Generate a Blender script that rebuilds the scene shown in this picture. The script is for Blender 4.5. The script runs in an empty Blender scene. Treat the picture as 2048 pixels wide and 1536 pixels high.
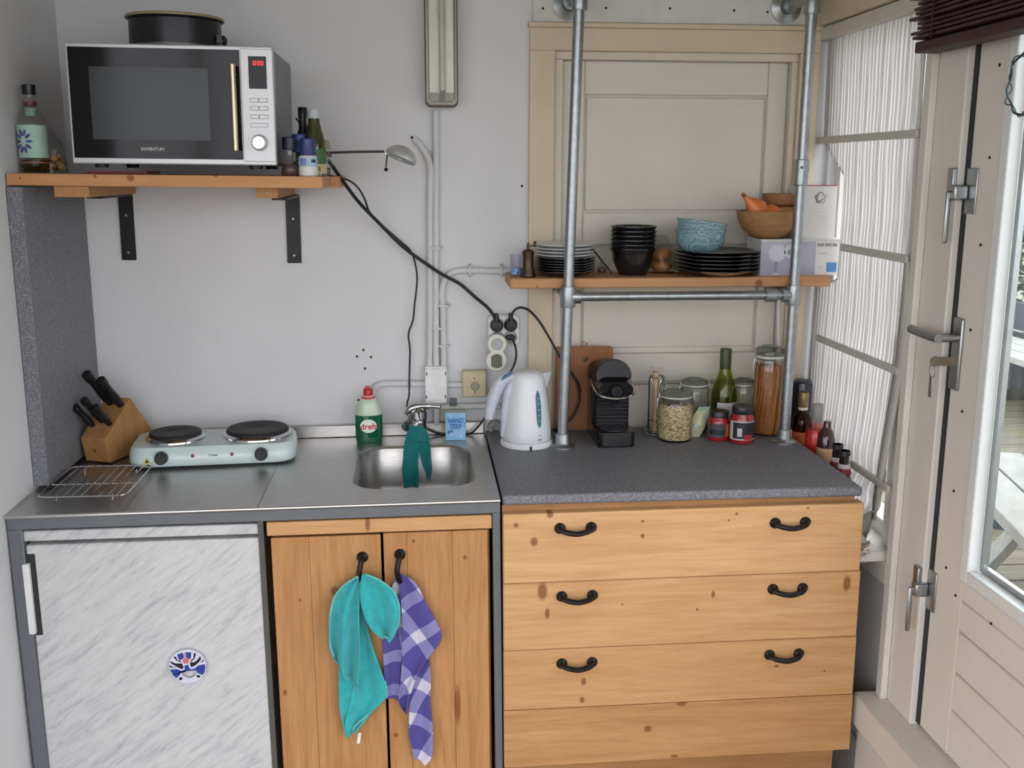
import bpy, bmesh, math, random
from math import sin, cos, pi, radians
from mathutils import Vector, Matrix
random.seed(7)
S = bpy.context.scene
COL = S.collection
# ---------------------------------------------------------------- camera, world, exposure
cam = bpy.data.cameras.new('camera'); camo = bpy.data.objects.new('camera', cam); COL.objects.link(camo)
cam.sensor_width = 36.0; cam.lens = 36.24; cam.clip_start = 0.02
camo.location = (0.8904, -2.7679, 1.6153)
camo.rotation_mode = 'QUATERNION'
camo.rotation_quaternion = Matrix(((0.9962, 0.0154, -0.0858), (-0.0872, 0.2028, -0.9753), (0.0024, 0.9791, 0.2033))).to_quaternion()
S.camera = camo
S.cycles.transparent_max_bounces = 20; S.cycles.max_bounces = 8; S.cycles.diffuse_bounces = 3; S.cycles.glossy_bounces = 3; S.cycles.transmission_bounces = 4
w = bpy.data.worlds.new('overcast_sky'); S.world = w; w.use_nodes = True
bg = w.node_tree.nodes['Background']; bg.inputs[0].default_value = (1.0, 0.95, 1.015, 1); bg.inputs[1].default_value = 1.6
S.view_settings.view_transform = 'Standard'; S.view_settings.look = 'None'
S.view_settings.exposure = 1.3; S.view_settings.gamma = 1.0; S.view_settings.use_curve_mapping = False

# ---------------------------------------------------------------- materials
def c(h):
    h = h.lstrip('#'); o = []
    for i in (0, 2, 4):
        v = int(h[i:i+2], 16) / 255
        o.append(v / 12.92 if v <= .04045 else ((v + .055) / 1.055) ** 2.4)
    return (*o, 1)
MATS = {}
class NT:
    def __init__(s, name):
        s.m = bpy.data.materials.new(name); s.m.use_nodes = True; s.t = s.m.node_tree
        s.b = s.t.nodes['Principled BSDF']; s.out = s.t.nodes['Material Output']
    def n(s, ty, **k):
        x = s.t.nodes.new('ShaderNode' + ty)
        for a, v in k.items(): setattr(x, a, v)
        return x
    def l(s, a, b): s.t.links.new(a, b)
    def pos(s, scale=(1, 1, 1), rot=(0, 0, 0), loc=(0, 0, 0)):
        g = s.n('NewGeometry'); mp = s.n('Mapping'); s.l(g.outputs['Position'], mp.inputs[0])
        mp.inputs['Scale'].default_value = scale; mp.inputs['Rotation'].default_value = rot; mp.inputs['Location'].default_value = loc
        return mp.outputs[0]
    def noise(s, vec, scale, detail=3, rough=.5, dist=0):
        x = s.n('TexNoise'); s.l(vec, x.inputs['Vector']); x.inputs['Scale'].default_value = scale
        x.inputs['Detail'].default_value = detail; x.inputs['Roughness'].default_value = rough; x.inputs['Distortion'].default_value = dist
        return x.outputs['Fac']
    def ramp(s, fac, stops, mode='LINEAR'):
        x = s.n('ValToRGB'); s.l(fac, x.inputs[0]); e = x.color_ramp.elements; x.color_ramp.interpolation = mode
        while len(e) < len(stops): e.new(.5)
        for q, (p, col) in zip(e, stops):
            q.position = p; q.color = col if len(col) == 4 else (*col, 1)
        return x.outputs[0]
    def mix(s, fac, a, b, mode='MIX'):
        x = s.n('Mix', data_type='RGBA', blend_type=mode)
        for i, v in ((0, fac), (6, a), (7, b)):
            if hasattr(v, 'type') and hasattr(v, 'is_linked'): s.l(v, x.inputs[i])
            else: x.inputs[i].default_value = v
        return x.outputs[2]
    def math(s, op, a, b=0.0):
        x = s.n('Math', operation=op)
        for i, v in ((0, a), (1, b)):
            if hasattr(v, 'is_linked'): s.l(v, x.inputs[i])
            else: x.inputs[i].default_value = v
        return x.outputs[0]
    def bump(s, h, st=.2, d=.002):
        x = s.n('Bump'); s.l(h, x.inputs['Height']); x.inputs['Strength'].default_value = st; x.inputs['Distance'].default_value = d
        s.l(x.outputs[0], s.b.inputs['Normal'])
    def col(s, v):
        if hasattr(v, 'is_linked'): s.l(v, s.b.inputs['Base Color'])
        else: s.b.inputs['Base Color'].default_value = v
    def set(s, **k):
        for a, v in k.items(): s.b.inputs[a.replace('_', ' ')].default_value = v
        return s
def mat(name, hexc, rough=.5, metal=0, var=.06, nscale=40, bump=0, bscale=200, spec=.5, coat=0, emit=None):
    if name in MATS: return MATS[name]
    t = NT(name); k = c(hexc); v = t.noise(t.pos(), nscale)
    t.col(t.ramp(v, [(.3, tuple(q * (1 - var) for q in k[:3])), (.7, tuple(min(1, q * (1 + var)) for q in k[:3]))]))
    t.set(Roughness=rough, Metallic=metal, Specular_IOR_Level=spec, Coat_Weight=coat)
    if bump: t.bump(t.noise(t.pos(), bscale), bump)
    if emit: t.set(Emission_Color=k, Emission_Strength=emit)
    MATS[name] = t.m; return t.m
def glass(name, tint='#ffffff', ior=1.45, rough=.02):
    t = NT(name); tr = t.n('BsdfTransparent'); tr.inputs[0].default_value = c(tint)
    gl = t.n('BsdfGlossy'); gl.inputs['Roughness'].default_value = rough; lw = t.n('LayerWeight'); lw.inputs[0].default_value = .5
    f0 = ((ior-1)/(ior+1))**2; fac = t.math('ADD', t.math('MULTIPLY', t.math('POWER', lw.outputs['Facing'], 5.0), 1-f0), f0)
    mx = t.n('MixShader'); t.l(fac, mx.inputs[0]); t.l(tr.outputs[0], mx.inputs[1]); t.l(gl.outputs[0], mx.inputs[2])
    t.l(mx.outputs[0], t.out.inputs[0]); MATS[name] = t.m; return t.m
def wood(name, light, dark, axis='x', gs=1.0, knots=(), off=(0, 0, 0), rough=.55, contrast=1.0):
    """pine: long grain along axis, knots = ((x,y,z), r_along, r_across)"""
    t = NT(name); st = {'x': (1.2, 16, 16), 'y': (16, 1.2, 16), 'z': (16, 16, 1.2)}[axis]
    p = t.pos(tuple(q * gs for q in st), loc=off)
    a = t.noise(p, 3.2, 5, .62, .6); b = t.noise(p, 14, 2, .5)
    f = t.math('ADD', t.math('MULTIPLY', a, .75), t.math('MULTIPLY', b, .25))
    lo, hi = .5 - .2 / contrast, .5 + .2 / contrast
    k = t.ramp(f, [(lo, c(dark)), (hi, c(light))])
    big = t.noise(t.pos((2, 2, 2), loc=off), 2.0, 1)
    k = t.mix(t.math('MULTIPLY', big, .25), k, c(dark))
    tot = None
    for (kp, ra, rc) in knots:
        g = t.n('NewGeometry'); sb = t.n('VectorMath', operation='SUBTRACT'); t.l(g.outputs['Position'], sb.inputs[0]); sb.inputs[1].default_value = kp
        ml = t.n('VectorMath', operation='MULTIPLY'); t.l(sb.outputs[0], ml.inputs[0])
        s = {'x': (1/ra, .0, 1/rc), 'y': (1/rc, 1/ra, 1/rc), 'z': (1/rc, 0, 1/ra)}[axis]
        ml.inputs[1].default_value = s; ln = t.n('VectorMath', operation='LENGTH'); t.l(ml.outputs[0], ln.inputs[0])
        d = t.n('MapRange'); t.l(ln.outputs['Value'], d.inputs[0]); d.inputs[1].default_value = .65; d.inputs[2].default_value = 1.15; d.inputs[3].default_value = .8; d.inputs[4].default_value = 0
        tot = d.outputs[0] if tot is None else t.math('MAXIMUM', tot, d.outputs[0])
    if tot is not None: k = t.mix(tot, k, c('#7a4523'))
    t.col(k); t.set(Roughness=rough, Specular_IOR_Level=.35); t.bump(f, .12, .001); MATS[name] = t.m; return t.m
def speckle(name, base, dark, lightc, scale=900, rough=.35):
    t = NT(name); p = t.pos(); v = t.n('TexVoronoi'); t.l(p, v.inputs['Vector']); v.inputs['Scale'].default_value = scale
    sp = t.n('SeparateColor'); t.l(v.outputs['Color'], sp.inputs[0])
    t.col(t.ramp(sp.outputs[0], [(0, c(dark)), (.3, c(base)), (.72, c(base)), (.9, c(lightc))], 'LINEAR'))
    t.set(Roughness=rough, Specular_IOR_Level=.4); MATS[name] = t.m; return t.m

# ---------------------------------------------------------------- mesh helpers
class MB:
    def __init__(s): s.v = []; s.f = []
    def add(s, vs, fs):
        n = len(s.v); s.v += [tuple(q) for q in vs]; s.f += [tuple(i + n for i in f) for f in fs]; return s
    def box(s, x0, x1, y0, y1, z0, z1):
        x0, x1 = min(x0, x1), max(x0, x1); y0, y1 = min(y0, y1), max(y0, y1); z0, z1 = min(z0, z1), max(z0, z1)
        return s.add([(x0,y0,z0),(x1,y0,z0),(x1,y1,z0),(x0,y1,z0),(x0,y0,z1),(x1,y0,z1),(x1,y1,z1),(x0,y1,z1)],
                     [(3,2,1,0),(4,5,6,7),(0,1,5,4),(1,2,6,5),(2,3,7,6),(3,0,4,7)])
    def loft(s, rings, cap=True, closed=True):
        n = len(rings[0]); b = len(s.v); s.v += [tuple(q) for r in rings for q in r]
        for i in range(len(rings) - 1):
            for j in range(n if closed else n - 1):
                k = (j + 1) % n; s.f.append((b+i*n+j, b+i*n+k, b+(i+1)*n+k, b+(i+1)*n+j))
        if cap and closed:
            s.f.append(tuple(b + j for j in reversed(range(n)))); s.f.append(tuple(b + (len(rings)-1)*n + j for j in range(n)))
        return s
    def lathe(s, prof, cx=0, cy=0, cz=0, seg=32, sx=1, sy=1, axis='z'):
        rings = []
        for r, z in prof:
            r = max(r, 1e-5); ring = []
            for j in range(seg):
                a = 2*pi*j/seg; p = (r*cos(a)*sx, r*sin(a)*sy, z)
                if axis == 'y': p = (p[0], -p[2], p[1])      # profile runs towards -y
                if axis == 'x': p = (p[2], p[0], p[1])
                ring.append((p[0]+cx, p[1]+cy, p[2]+cz))
            rings.append(ring)
        return s.loft(rings)
    def tube(s, pts, r, seg=10, closed=False, flat=None):
        pts = [Vector(p) for p in pts]; n = len(pts); rs = r if isinstance(r, (list, tuple)) else [r]*n
        rings = []; up = None
        for i, p in enumerate(pts):
            if closed: d = pts[(i+1) % n] - pts[i-1]
            else: d = pts[min(i+1, n-1)] - pts[max(i-1, 0)]
            d.normalize()
            if up is None: up = Vector((0,0,1)) if abs(d.z) < .9 else Vector((0,1,0))
            a = d.cross(up); a = a.normalized() if a.length > 1e-6 else d.orthogonal().normalized(); up = a.cross(d).normalized()
            rings.append([p + (a*cos(2*pi*j/seg) + up*sin(2*pi*j/seg)) * rs[i] for j in range(seg)])
        if closed: rings.append(rings[0])
        return s.loft(rings, cap=not closed)
    def prism(s, poly, a, b, axis='y'):
        def m(p, t):
            return {'y': (p[0], t, p[1]), 'x': (t, p[0], p[1]), 'z': (p[0], p[1], t)}[axis]
        n = len(poly); return s.add([m(p, a) for p in poly] + [m(p, b) for p in poly],
            [tuple(range(n)), tuple(reversed(range(n, 2*n)))] + [(i, (i+1) % n, n+(i+1) % n, n+i) for i in range(n)])
    def grid(s, nu, nv, fn):
        b = len(s.v)
        for j in range(nv):
            for i in range(nu): s.v.append(tuple(fn(i/(nu-1), j/(nv-1))))
        for j in range(nv-1):
            for i in range(nu-1): s.f.append((b+j*nu+i, b+j*nu+i+1, b+(j+1)*nu+i+1, b+(j+1)*nu+i))
        return s
def rrect(w, h, r, n=6, cx=0, cy=0):
    out = []
    for sx, sy, a0 in ((1, 1, 0), (-1, 1, pi/2), (-1, -1, pi), (1, -1, 3*pi/2)):
        for k in range(n+1):
            a = a0 + pi/2*k/n; out.append((cx + sx*(w/2-r) + r*cos(a), cy + sy*(h/2-r) + r*sin(a)))
    return out
def spline(pts, n=8):
    P = [Vector(p) for p in pts]; out = []
    for i in range(len(P)-1):
        a, b, d, e = P[max(i-1, 0)], P[i], P[i+1], P[min(i+2, len(P)-1)]
        for k in range(n):
            t = k/n; out.append(.5*((2*b) + (d-a)*t + (2*a-5*b+4*d-e)*t*t + (3*b-a-3*d+e)*t**3))
    out.append(P[-1]); return out
def lerp_poly(pts, t):
    x = t*(len(pts)-1); i = min(int(x), len(pts)-2); f = x-i
    return Vector(pts[i])*(1-f) + Vector(pts[i+1])*f
def obj(name, mb, m, parent=None, bev=0, sub=0, solid=0, world=False, smooth=True, ang=35, loc=None, rot=None, bseg=2):
    off = Vector((0, 0, 0))
    if world and parent is not None:
        off = Vector(parent.location)
        if parent.parent: off = off + Vector(parent.parent.location)
    me = bpy.data.meshes.new(name); me.from_pydata([tuple(Vector(v)-off) for v in mb.v], [], mb.f); me.validate()
    bm = bmesh.new(); bm.from_mesh(me); bmesh.ops.recalc_face_normals(bm, faces=bm.faces); bm.to_mesh(me); bm.free()
    if smooth: me.shade_smooth(); me.set_sharp_from_angle(angle=radians(ang))
    me.materials.append(m); o = bpy.data.objects.new(name, me); COL.objects.link(o)
    if parent is not None: o.parent = parent
    if loc: o.location = loc
    if rot: o.rotation_euler = rot
    if solid: q = o.modifiers.new('solid', 'SOLIDIFY'); q.thickness = solid; q.offset = 0
    if bev: q = o.modifiers.new('bevel', 'BEVEL'); q.width = bev; q.segments = bseg; q.limit_method = 'ANGLE'; q.angle_limit = radians(40)
    if sub: q = o.modifiers.new('sub', 'SUBSURF'); q.levels = sub; q.render_levels = sub
    return o
def tag(o, label, cat, group=None):
    o['label'] = label; o['category'] = cat
    if group: o['group'] = group
    return o
def thing(name, label, cat, loc=(0,0,0), rot=(0,0,0), group=None):
    o = bpy.data.objects.new(name, None); COL.objects.link(o); o.location = loc; o.rotation_euler = rot; o.empty_display_size = .05
    return tag(o, label, cat, group)
def single(name, mb, m, label, cat, group=None, **k):
    xs, ys, zs = zip(*mb.v); b = Vector(((min(xs)+max(xs))/2, (min(ys)+max(ys))/2, min(zs)))
    mb.v = [tuple(Vector(v)-b) for v in mb.v]; o = obj(name, mb, m, **k); o.location = b
    return tag(o, label, cat, group)
def struct(name, mb, m, parent=None, **k):
    o = obj(name, mb, m, parent, **k)
    if parent is None: o['kind'] = 'structure'
    return o
def dup(root, loc, rot=None, label=None):
    r = root.copy(); COL.objects.link(r); r.location = loc
    if rot: r.rotation_euler = rot
    if label: r['label'] = label
    for ch in list(root.children):
        q = ch.copy(); COL.objects.link(q); q.parent = r
        for g in list(ch.children):
            d = g.copy(); COL.objects.link(d); d.parent = q
    return r
def text(name, body, size, m, parent, loc, rot=(pi/2, 0, 0), align='CENTER', wrap=0, sx=1.0, bold=0):
    cu = bpy.data.curves.new('t', 'FONT'); cu.body = body; cu.size = size; cu.align_x = align; cu.align_y = 'CENTER'; cu.extrude = .0003; cu.offset = bold
    cu.resolution_u = 3
    t = bpy.data.objects.new('t', cu); COL.objects.link(t); bpy.context.view_layer.update()
    me = bpy.data.meshes.new_from_object(t.evaluated_get(bpy.context.evaluated_depsgraph_get()))
    bpy.data.objects.remove(t); bpy.data.curves.remove(cu); me.name = name
    for v in me.vertices:
        v.co.x *= sx
        if wrap: a = v.co.x/wrap; z = v.co.z; v.co.x = (wrap+z)*sin(a); v.co.z = (wrap+z)*cos(a)-wrap
    me.materials.clear(); me.materials.append(m); o = bpy.data.objects.new(name, me); COL.objects.link(o)
    o.parent = parent; o.location = loc; o.rotation_euler = rot; return o
def arc_patch(r, h, a0, a1, z0, seg=24, thick=.0004):
    """curved label on a cylinder of radius r; angles about -y (front)"""
    m = MB(); rings = []
    for i in range(seg+1):
        a = radians(a0 + (a1-a0)*i/seg); d = (sin(a), -cos(a))
        rings.append([(d[0]*q, d[1]*q, z) for q, z in ((r, z0), (r+thick, z0), (r+thick, z0+h), (r, z0+h))])
    return m.loft(rings)
# common materials
WHITE = mat('white_plastic', '#e4e5e6', .4); BLACK = mat('black_plastic', '#131416', .35); IRON = mat('black_iron', '#171616', .4, .4)
CHROME = mat('chrome', '#c8cacc', .12, 1.0); STEELM = mat('satin_metal', '#a9acae', .35, 1.0); RUBBER = mat('black_rubber', '#17181a', .5)
CLEAR = glass('clear_glass', '#fbfcfb'); PANE = glass('window_glass', '#f4faf8', 1.3)
PAPER = mat('white_paper', '#dcdcdc', .7); SCREWM = mat('screw_metal', '#8d9093', .4, 1.0)

# ================================================================ THE ROOM
def wallmat():
    t = NT('painted_wall'); p = t.pos(); a = t.noise(p, 3, 3); k = t.ramp(a, [(.3, c('#d3d4d7')), (.75, c('#dcdde0'))])
    t.col(k); t.set(Roughness=.75, Specular_IOR_Level=.25); t.bump(t.noise(t.pos((1, 1, 1)), 160, 4, .6), .25, .002); return t.m
WALL = wallmat()
WHITEP = mat('white_gloss_paint', '#dcd9d2', .45, var=.03, nscale=8)
CREAM = mat('cream_paint', '#d3cec4', .5, var=.03, nscale=6)
BEIGE = mat('beige_paint', '#d0c0a6', .5, var=.05, nscale=6)
FRAMEP = mat('frame_paint', '#d9d5ce', .45, var=.03, nscale=10)
XW = 1.983
struct('wall_left', MB().box(-.12, 0, -1.3, .12, 0, 2.6).box(-2.6, -.12, -1.3, -1.2, 0, 2.6), WALL)
DX0, DX1, DZ = 1.205, 1.915, 1.96
b = MB().box(0, DX0, 0, .12, 0, 2.6).box(DX0, DX1, 0, .12, DZ, 2.6).box(DX1, XW+.12, 0, .12, 0, 2.6).box(DX0, DX1, .09, .12, 0, DZ)
struct('wall_back', b, WALL)
struct('floor', MB().box(-.12, XW+.12, -1.3, .12, -.1, 0).box(-2.6, XW+.12, -3.9, -1.3, -.1, 0), wood('floor_boards', '#8d7558', '#6e5840', 'y'))
struct('ceiling', MB().box(-.12, XW+.12, -1.3, .12, 2.45, 2.55).box(-2.6, XW+.12, -3.9, -1.3, 2.45, 2.55), mat('ceiling_paint', '#c9c5b8', .8))
# right wall: window by the worktop, glass door, unseen window added for more light
Y0, Y1, Y2, Y3 = -.02, -.575, -.745, -1.62
b = MB()
b.box(XW, XW+.1, Y0, .12, 0, 2.6).box(XW, XW+.1, Y1, Y0, 0, .74).box(XW, XW+.1, Y1, Y0, 2.0, 2.6)
b.box(XW, XW+.1, Y3-.1, Y1-.0, 2.1, 2.6).box(XW, XW+.1, Y3-.1, Y1, 0, .37)
b.box(XW, XW+.1, Y3-.2, Y3-.0, .37, 2.1).box(XW, XW+.1, -3.9, Y3-.1, 2.4, 2.6).box(XW, XW+.1, -3.9, Y3-.1, 0, .1).box(XW, XW+.1, Y3-.2, Y3-.1, .1, 2.4).box(XW, XW+.1, -3.9, -3.8, .1, 2.4)
struct('wall_right', b, WALL)
# unseen glazed garden room, added behind the camera to brighten the kitchen corner
def window(name, x0, x1, z0, z1, y, n=4):
    f = MB().box(x0, x1, y-.03, y+.03, z0, z0+.05).box(x0, x1, y-.03, y+.03, z1-.05, z1); wd = (x1-x0)/n
    for i in range(n+1): f.box(x0+i*wd-.025, x0+i*wd+.025, y-.03, y+.03, z0+.05, z1-.05)
    o = struct(name, f, WHITEP)
    for i in range(n): obj('pane', MB().add([(x0+i*wd+.025, y, z0+.05), (x0+(i+1)*wd-.025, y, z0+.05), (x0+(i+1)*wd-.025, y, z1-.05), (x0+i*wd+.025, y, z1-.05)], [(0, 1, 2, 3)]), PANE, o)
window('added_window_2', -2.55, XW+.05, .0, 2.45, -3.86)
def windowx(name, ya, yb, z0, z1, x, fw=.05, mull=False):
    f = MB().box(x-.03, x+.03, ya, yb, z0, z0+fw).box(x-.03, x+.03, ya, yb, z1-fw, z1).box(x-.03, x+.03, ya, ya+fw, z0+fw, z1-fw).box(x-.03, x+.03, yb-fw, yb, z0+fw, z1-fw)
    o = struct(name, f, WHITEP); obj('pane', MB().add([(x, ya+fw, z0+fw), (x, yb-fw, z0+fw), (x, yb-fw, z1-fw), (x, ya+fw, z1-fw)], [(0, 1, 2, 3)]), PANE, o); return o
windowx('added_window_3', -3.8, Y3-.2, .1, 2.4, XW+.05)  # added glazing out of view, lets in light beside the camera
windowx('added_window_4', -3.83, -1.3, 0, 2.45, -2.57)  # garden room side glazing, added out of view to let in more sky
windowx('window_1', Y1, Y0, .74, 2.0, XW+.05, .04)
# post between window and door, head board, sill, plinths
struct('trim_1', MB().box(XW-.012, XW+.045, Y2+.012, Y1, .392, 2.1).box(XW-.028, XW-.012, Y1-.045, Y1-.015, .392, 2.1), FRAMEP, bev=.003)
struct('trim_8', MB().box(XW-.001, XW+.045, Y1, -.535, 1.25, 2.0).box(XW-.001, XW+.045, Y1, -.505, .742, 1.25), FRAMEP)
struct('trim_2', MB().box(XW-.055, XW, Y1+.0, 0, 1.985, 2.2), BEIGE, bev=.003)
struct('trim_3', MB().box(XW-.02, XW, Y1-.0, -.0, .66, .715), WHITEP, bev=.002)
sl = struct('window_sill', MB().box(1.886, XW+.02, Y1+.01, -.005, .715, .742), WHITEP, bev=.004)
struct('baseboard_right', MB().box(XW-.014, XW, Y1, 0, 0, .2), WHITEP, bev=.003)
struct('trim_4', MB().box(XW-.075, XW+.1, Y3-.06, Y1+.0, .31, .392).box(XW-.06, XW, Y3-.06, Y1+.0, 0, .31), FRAMEP, bev=.004)
struct('baseboard_back', MB().box(1.06, XW, -.014, 0, 0, .1), WHITEP)
# ---------------- blocked panel door in the back wall
xa, xb, xc, xd = 1.1766, 1.2425, 1.2653, 1.876
xe, xf = 1.893, 1.946
zt, zi, zs = 1.9856, 1.9171, 1.8967
b = MB().box(xa, xb, -.016, .03, 0, zi).box(xe, xf, -.016, .03, 0, zi).box(xa, xf, -.016, .03, zi, zt-.012).box(xa-.004, xf+.004, -.024, .03, zt-.012, zt)
struct('trim_5', b, BEIGE, bev=.002)
b = MB().box(xb, xc, -.002, .06, 0, zs).box(xd, xe, -.002, .06, 0, zs).box(xb, xe, -.002, .06, zs, zi)
struct('trim_6', b, mat('pale_beige_paint', '#d2c8b6', .5, var=.04), bev=.002)
door = struct('door_1', MB().box(xc, xd, .034, .06, 0, zs), CREAM)
px0, px1 = 1.3271, 1.8218
rows = [(zs, 1.8107), (1.5031, 1.4154), (1.1245, 1.1075), (1.0362, 1.0276)]
obj('stile', MB().box(xc, px0, .022, .034, 0, zs), CREAM, door, bev=.004); obj('stile', MB().box(px1, xd, .022, .034, 0, zs), CREAM, door, bev=.004)
for (za, zb) in rows[:2]: obj('rail', MB().box(px0, px1, .022, .034, zb, za), CREAM, door, bev=.004)
for (za, zb) in ((rows[0][1], rows[1][0]), (rows[1][1], rows[2][0])):
    obj('panel', MB().box(px0+.006, px1-.006, .028, .034, zb+.006, za-.006), CREAM, door, bev=.003)
obj('board', MB().box(px0, px1, .016, .034, rows[3][0], rows[2][1]+.008), CREAM, door, bev=.003)
obj('board', MB().box(px0, px1, .012, .034, .2, rows[3][1]), CREAM, door, bev=.004)
struct('trim_7', MB().box(1.1845, 1.90, -.016, 0, zt+.001, 2.3), mat('white_board', '#cfcfcc', .6, var=.03), bev=.002)
hm = mat('dark_hole', '#1c1a18', .9)
t7 = bpy.data.objects['trim_7']
for p in [(1.2096,-0.016,2.0186),(1.3722,-0.016,2.0223),(1.539,-0.016,2.0236),(1.7078,-0.016,2.0212),(1.797,-0.016,2.0188)]: obj('screw_hole', MB().lathe([(.003, 0), (.0032, .001)], *p, seg=8, axis='y'), hm, t7)
for p in [(0.7313,0,1.1383),(0.7135,0,1.1208),(0.7509,0,1.1189),(0.734,0,1.0875),(0.7141,0,1.0003),(0.8713,0,1.6973),(1.1593,0,1.5737)]: obj('plug_hole', MB().lathe([(.0035, 0), (.0032, .001)], *p, seg=8, axis='y'), hm, bpy.data.objects['wall_back'])
# ---------------- glass door in the right wall
LEAF = mat('door_leaf_paint', '#dcd8d1', .42, var=.03, nscale=8)
PVC = mat('white_glazing_bead', '#dfe3e4', .35, var=.02)
ZB, ZT = .40, 2.08; GY0, GY1, GZ0, GZ1 = -.868, -1.50, .80, 1.93
xo = XW+.004
dl = struct('door_2', MB().box(xo, xo+.04, Y3, GY1, ZB, ZT).box(xo, xo+.04, GY0, Y2-.004, ZB, ZT).box(xo, xo+.04, GY1, GY0, GZ1, ZT).box(xo, xo+.04, GY1, GY0, GZ0-.05, GZ0), LEAF, bev=.002)
gz = [GZ0-.05, 0.6817, 0.5898, 0.5047, ZB]
for k in range(4): obj('plank', MB().box(xo, xo+.038, GY1+.0, GY0+.0, gz[k+1]+.0008, gz[k]-.0008), LEAF, dl, bev=.004)
obj('glazing_bead', MB().box(xo-.006, xo+.02, GY0-.022, GY0+.006, GZ0-.006, GZ1+.006).box(xo-.006, xo+.02, GY1-.006, GY1+.022, GZ0-.006, GZ1+.006).box(xo-.006, xo+.02, GY1+.022, GY0-.022, GZ0-.006, GZ0+.022).box(xo-.006, xo+.02, GY1+.022, GY0-.022, GZ1-.022, GZ1+.006), PVC, dl, bev=.003)
obj('spacer', MB().box(xo+.02, xo+.031, GY0-.036, GY0-.022, GZ0+.022, GZ1-.022).box(xo+.02, xo+.031, GY1+.036, GY0-.036, GZ0+.022, GZ0+.036), STEELM, dl)
obj('pane', MB().box(xo+.031, xo+.035, GY1, GY0, GZ0, GZ1), PANE, dl)
obj('seal', MB().box(xo-.002, xo+.03, Y2-.006, Y2+.012, ZB, ZT), mat('dark_seal', '#1d2126', .6), dl)
for p in [(1.987,-0.8236,1.8119),(1.987,-0.8191,1.641),(1.987,-0.8164,1.473),(1.987,-0.809,1.3031),(1.987,-0.8058,1.1344),(1.987,-0.8017,0.9636),(1.987,-0.8004,0.7942),(1.987,-0.8476,0.7514),(1.987,-0.9839,0.7517)]: obj('screw', MB().lathe([(.003, 0), (.003, -.002)], *p, seg=8, axis='x'), hm, dl)
def bolt(pl, q):          # surface latch with a hanging lever; pl = plate centre on the door
    y, z = pl[1], pl[2]
    r = obj('latch_plate', MB().box(xo-.004, xo, y-.028, y+.012, z-.045, z+.045), STEELM, dl, bev=.002)
    obj('strike_plate', MB().box(XW-.022, XW-.012, Y2+.012, Y2+.035, z-.02, z+.045), STEELM, r, bev=.002)
    obj('lever', MB().box(xo-.034, xo-.004, y-.002, y+.022, z-.018, z+.012).box(xo-.042, xo-.031, y+.012, y+.020, z-.105, z+.0), STEELM, r, bev=.004)
bolt((1.983,-0.7581,1.5762), 0); bolt((1.983,-0.7421,0.7213), 0)
y, z0, z1 = -0.7678, 1.1723, 1.3219
hp = obj('handle_plate', MB().box(xo-.007, xo, y-.018, y+.018, z0, z1), STEELM, dl, bev=.003)
zh = 1.2809
obj('door_handle', MB().tube([(xo, y, zh), (xo-.05, y, zh)], .009, 12).tube(spline([(xo-.05, y-.01, zh), (xo-.052, y+.03, zh), (xo-.05, y+.11, zh+.002)], 4), .0095, 12), STEELM, hp)
zk = 1.2317
k = thing('door_key', 'small key with ring hanging in the door lock under the lever handle', 'key', (xo-.007, y, zk))
obj('key_bow', MB().box(-.035, 0, -.0012, .0012, -.009, .009).lathe([(.011, -.0015), (.011, .0015)], -.04, 0, 0, 16, axis='y'), mat('brass_key', '#8a8272', .35, 1.0), k)
obj('key_ring', MB().tube([(-.045+.0*cos(a), .012*cos(a), -.02+.014*sin(a)) for a in [i*2*pi/20 for i in range(20)]], .0012, 6, True), STEELM, k)
obj('spare_key', MB().box(-.047, -.0445, -.006, .006, -.075, -.032), STEELM, k, bev=.0008)
# ---------------- pleated fabric blind in the side window
def fabric(stripes=True, tint='#cdccca', tl=.5):
    t = NT('pleated_fabric' if stripes else 'plain_fabric'); d = t.n('BsdfDiffuse'); tr = t.n('BsdfTranslucent'); m = t.n('MixShader')
    k = t.ramp(t.noise(t.pos((60, 60, 60)), 8, 2), [(.3, c('#e2e0dc')), (.7, c('#eae8e4'))]); kt_ = t.mix(1.0, k, c(tint), 'MULTIPLY')
    if stripes:
        uv = t.n('UVMap'); sp = t.n('SeparateXYZ'); t.l(uv.outputs[0], sp.inputs[0]); wv = t.math('FRACT', t.math('ADD', sp.outputs[0], .5))
        thin = t.ramp(wv, [(0, (0,0,0,1)), (.30, (0,0,0,1)), (.42, (1,1,1,1)), (.55, (1,1,1,1)), (.68, (0,0,0,1))])
        k = t.mix(t.math('MULTIPLY', thin, .42), k, c('#aeaba4')); kt_ = t.mix(thin, c('#d8d7d5'), c('#9a9997'))
    t.l(k, d.inputs[0]); t.l(kt_, tr.inputs[0]); m.inputs[0].default_value = tl; t.l(d.outputs[0], m.inputs[1]); t.l(tr.outputs[0], m.inputs[2]); t.l(m.outputs[0], t.out.inputs[0]); return t.m
FAB = fabric(); HR = 0; BAND = fabric(False, '#d6d2c8', .38)
bl = thing('roman_blind', 'white pleated fabric blind hanging over the side window beside the worktop', 'blind', (1.955, -.3, 1.985))
obj('head_rail', MB().box(1.945, 1.98, -.572, -.006, 1.95, 1.983), mat('rail_cream', '#cfcabb', .5), bl, world=True, bev=.003)
def yl(z):
    if z > 1.70: return -.004
    if z > 1.60: return -.004-.165*((1.70-z)/.10)
    if z > 1.335: return -.169
    if z > 1.325: return -.169+.155*(1.335-z)/.01
    return -.014
def yr(z): return -.56 - (.012*max(0, 1-abs(z-1.5)/.5)) + .055*max(0, min(1, (1.2-z)/.35))
ZT0, ZB0 = 1.955, .80
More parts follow.
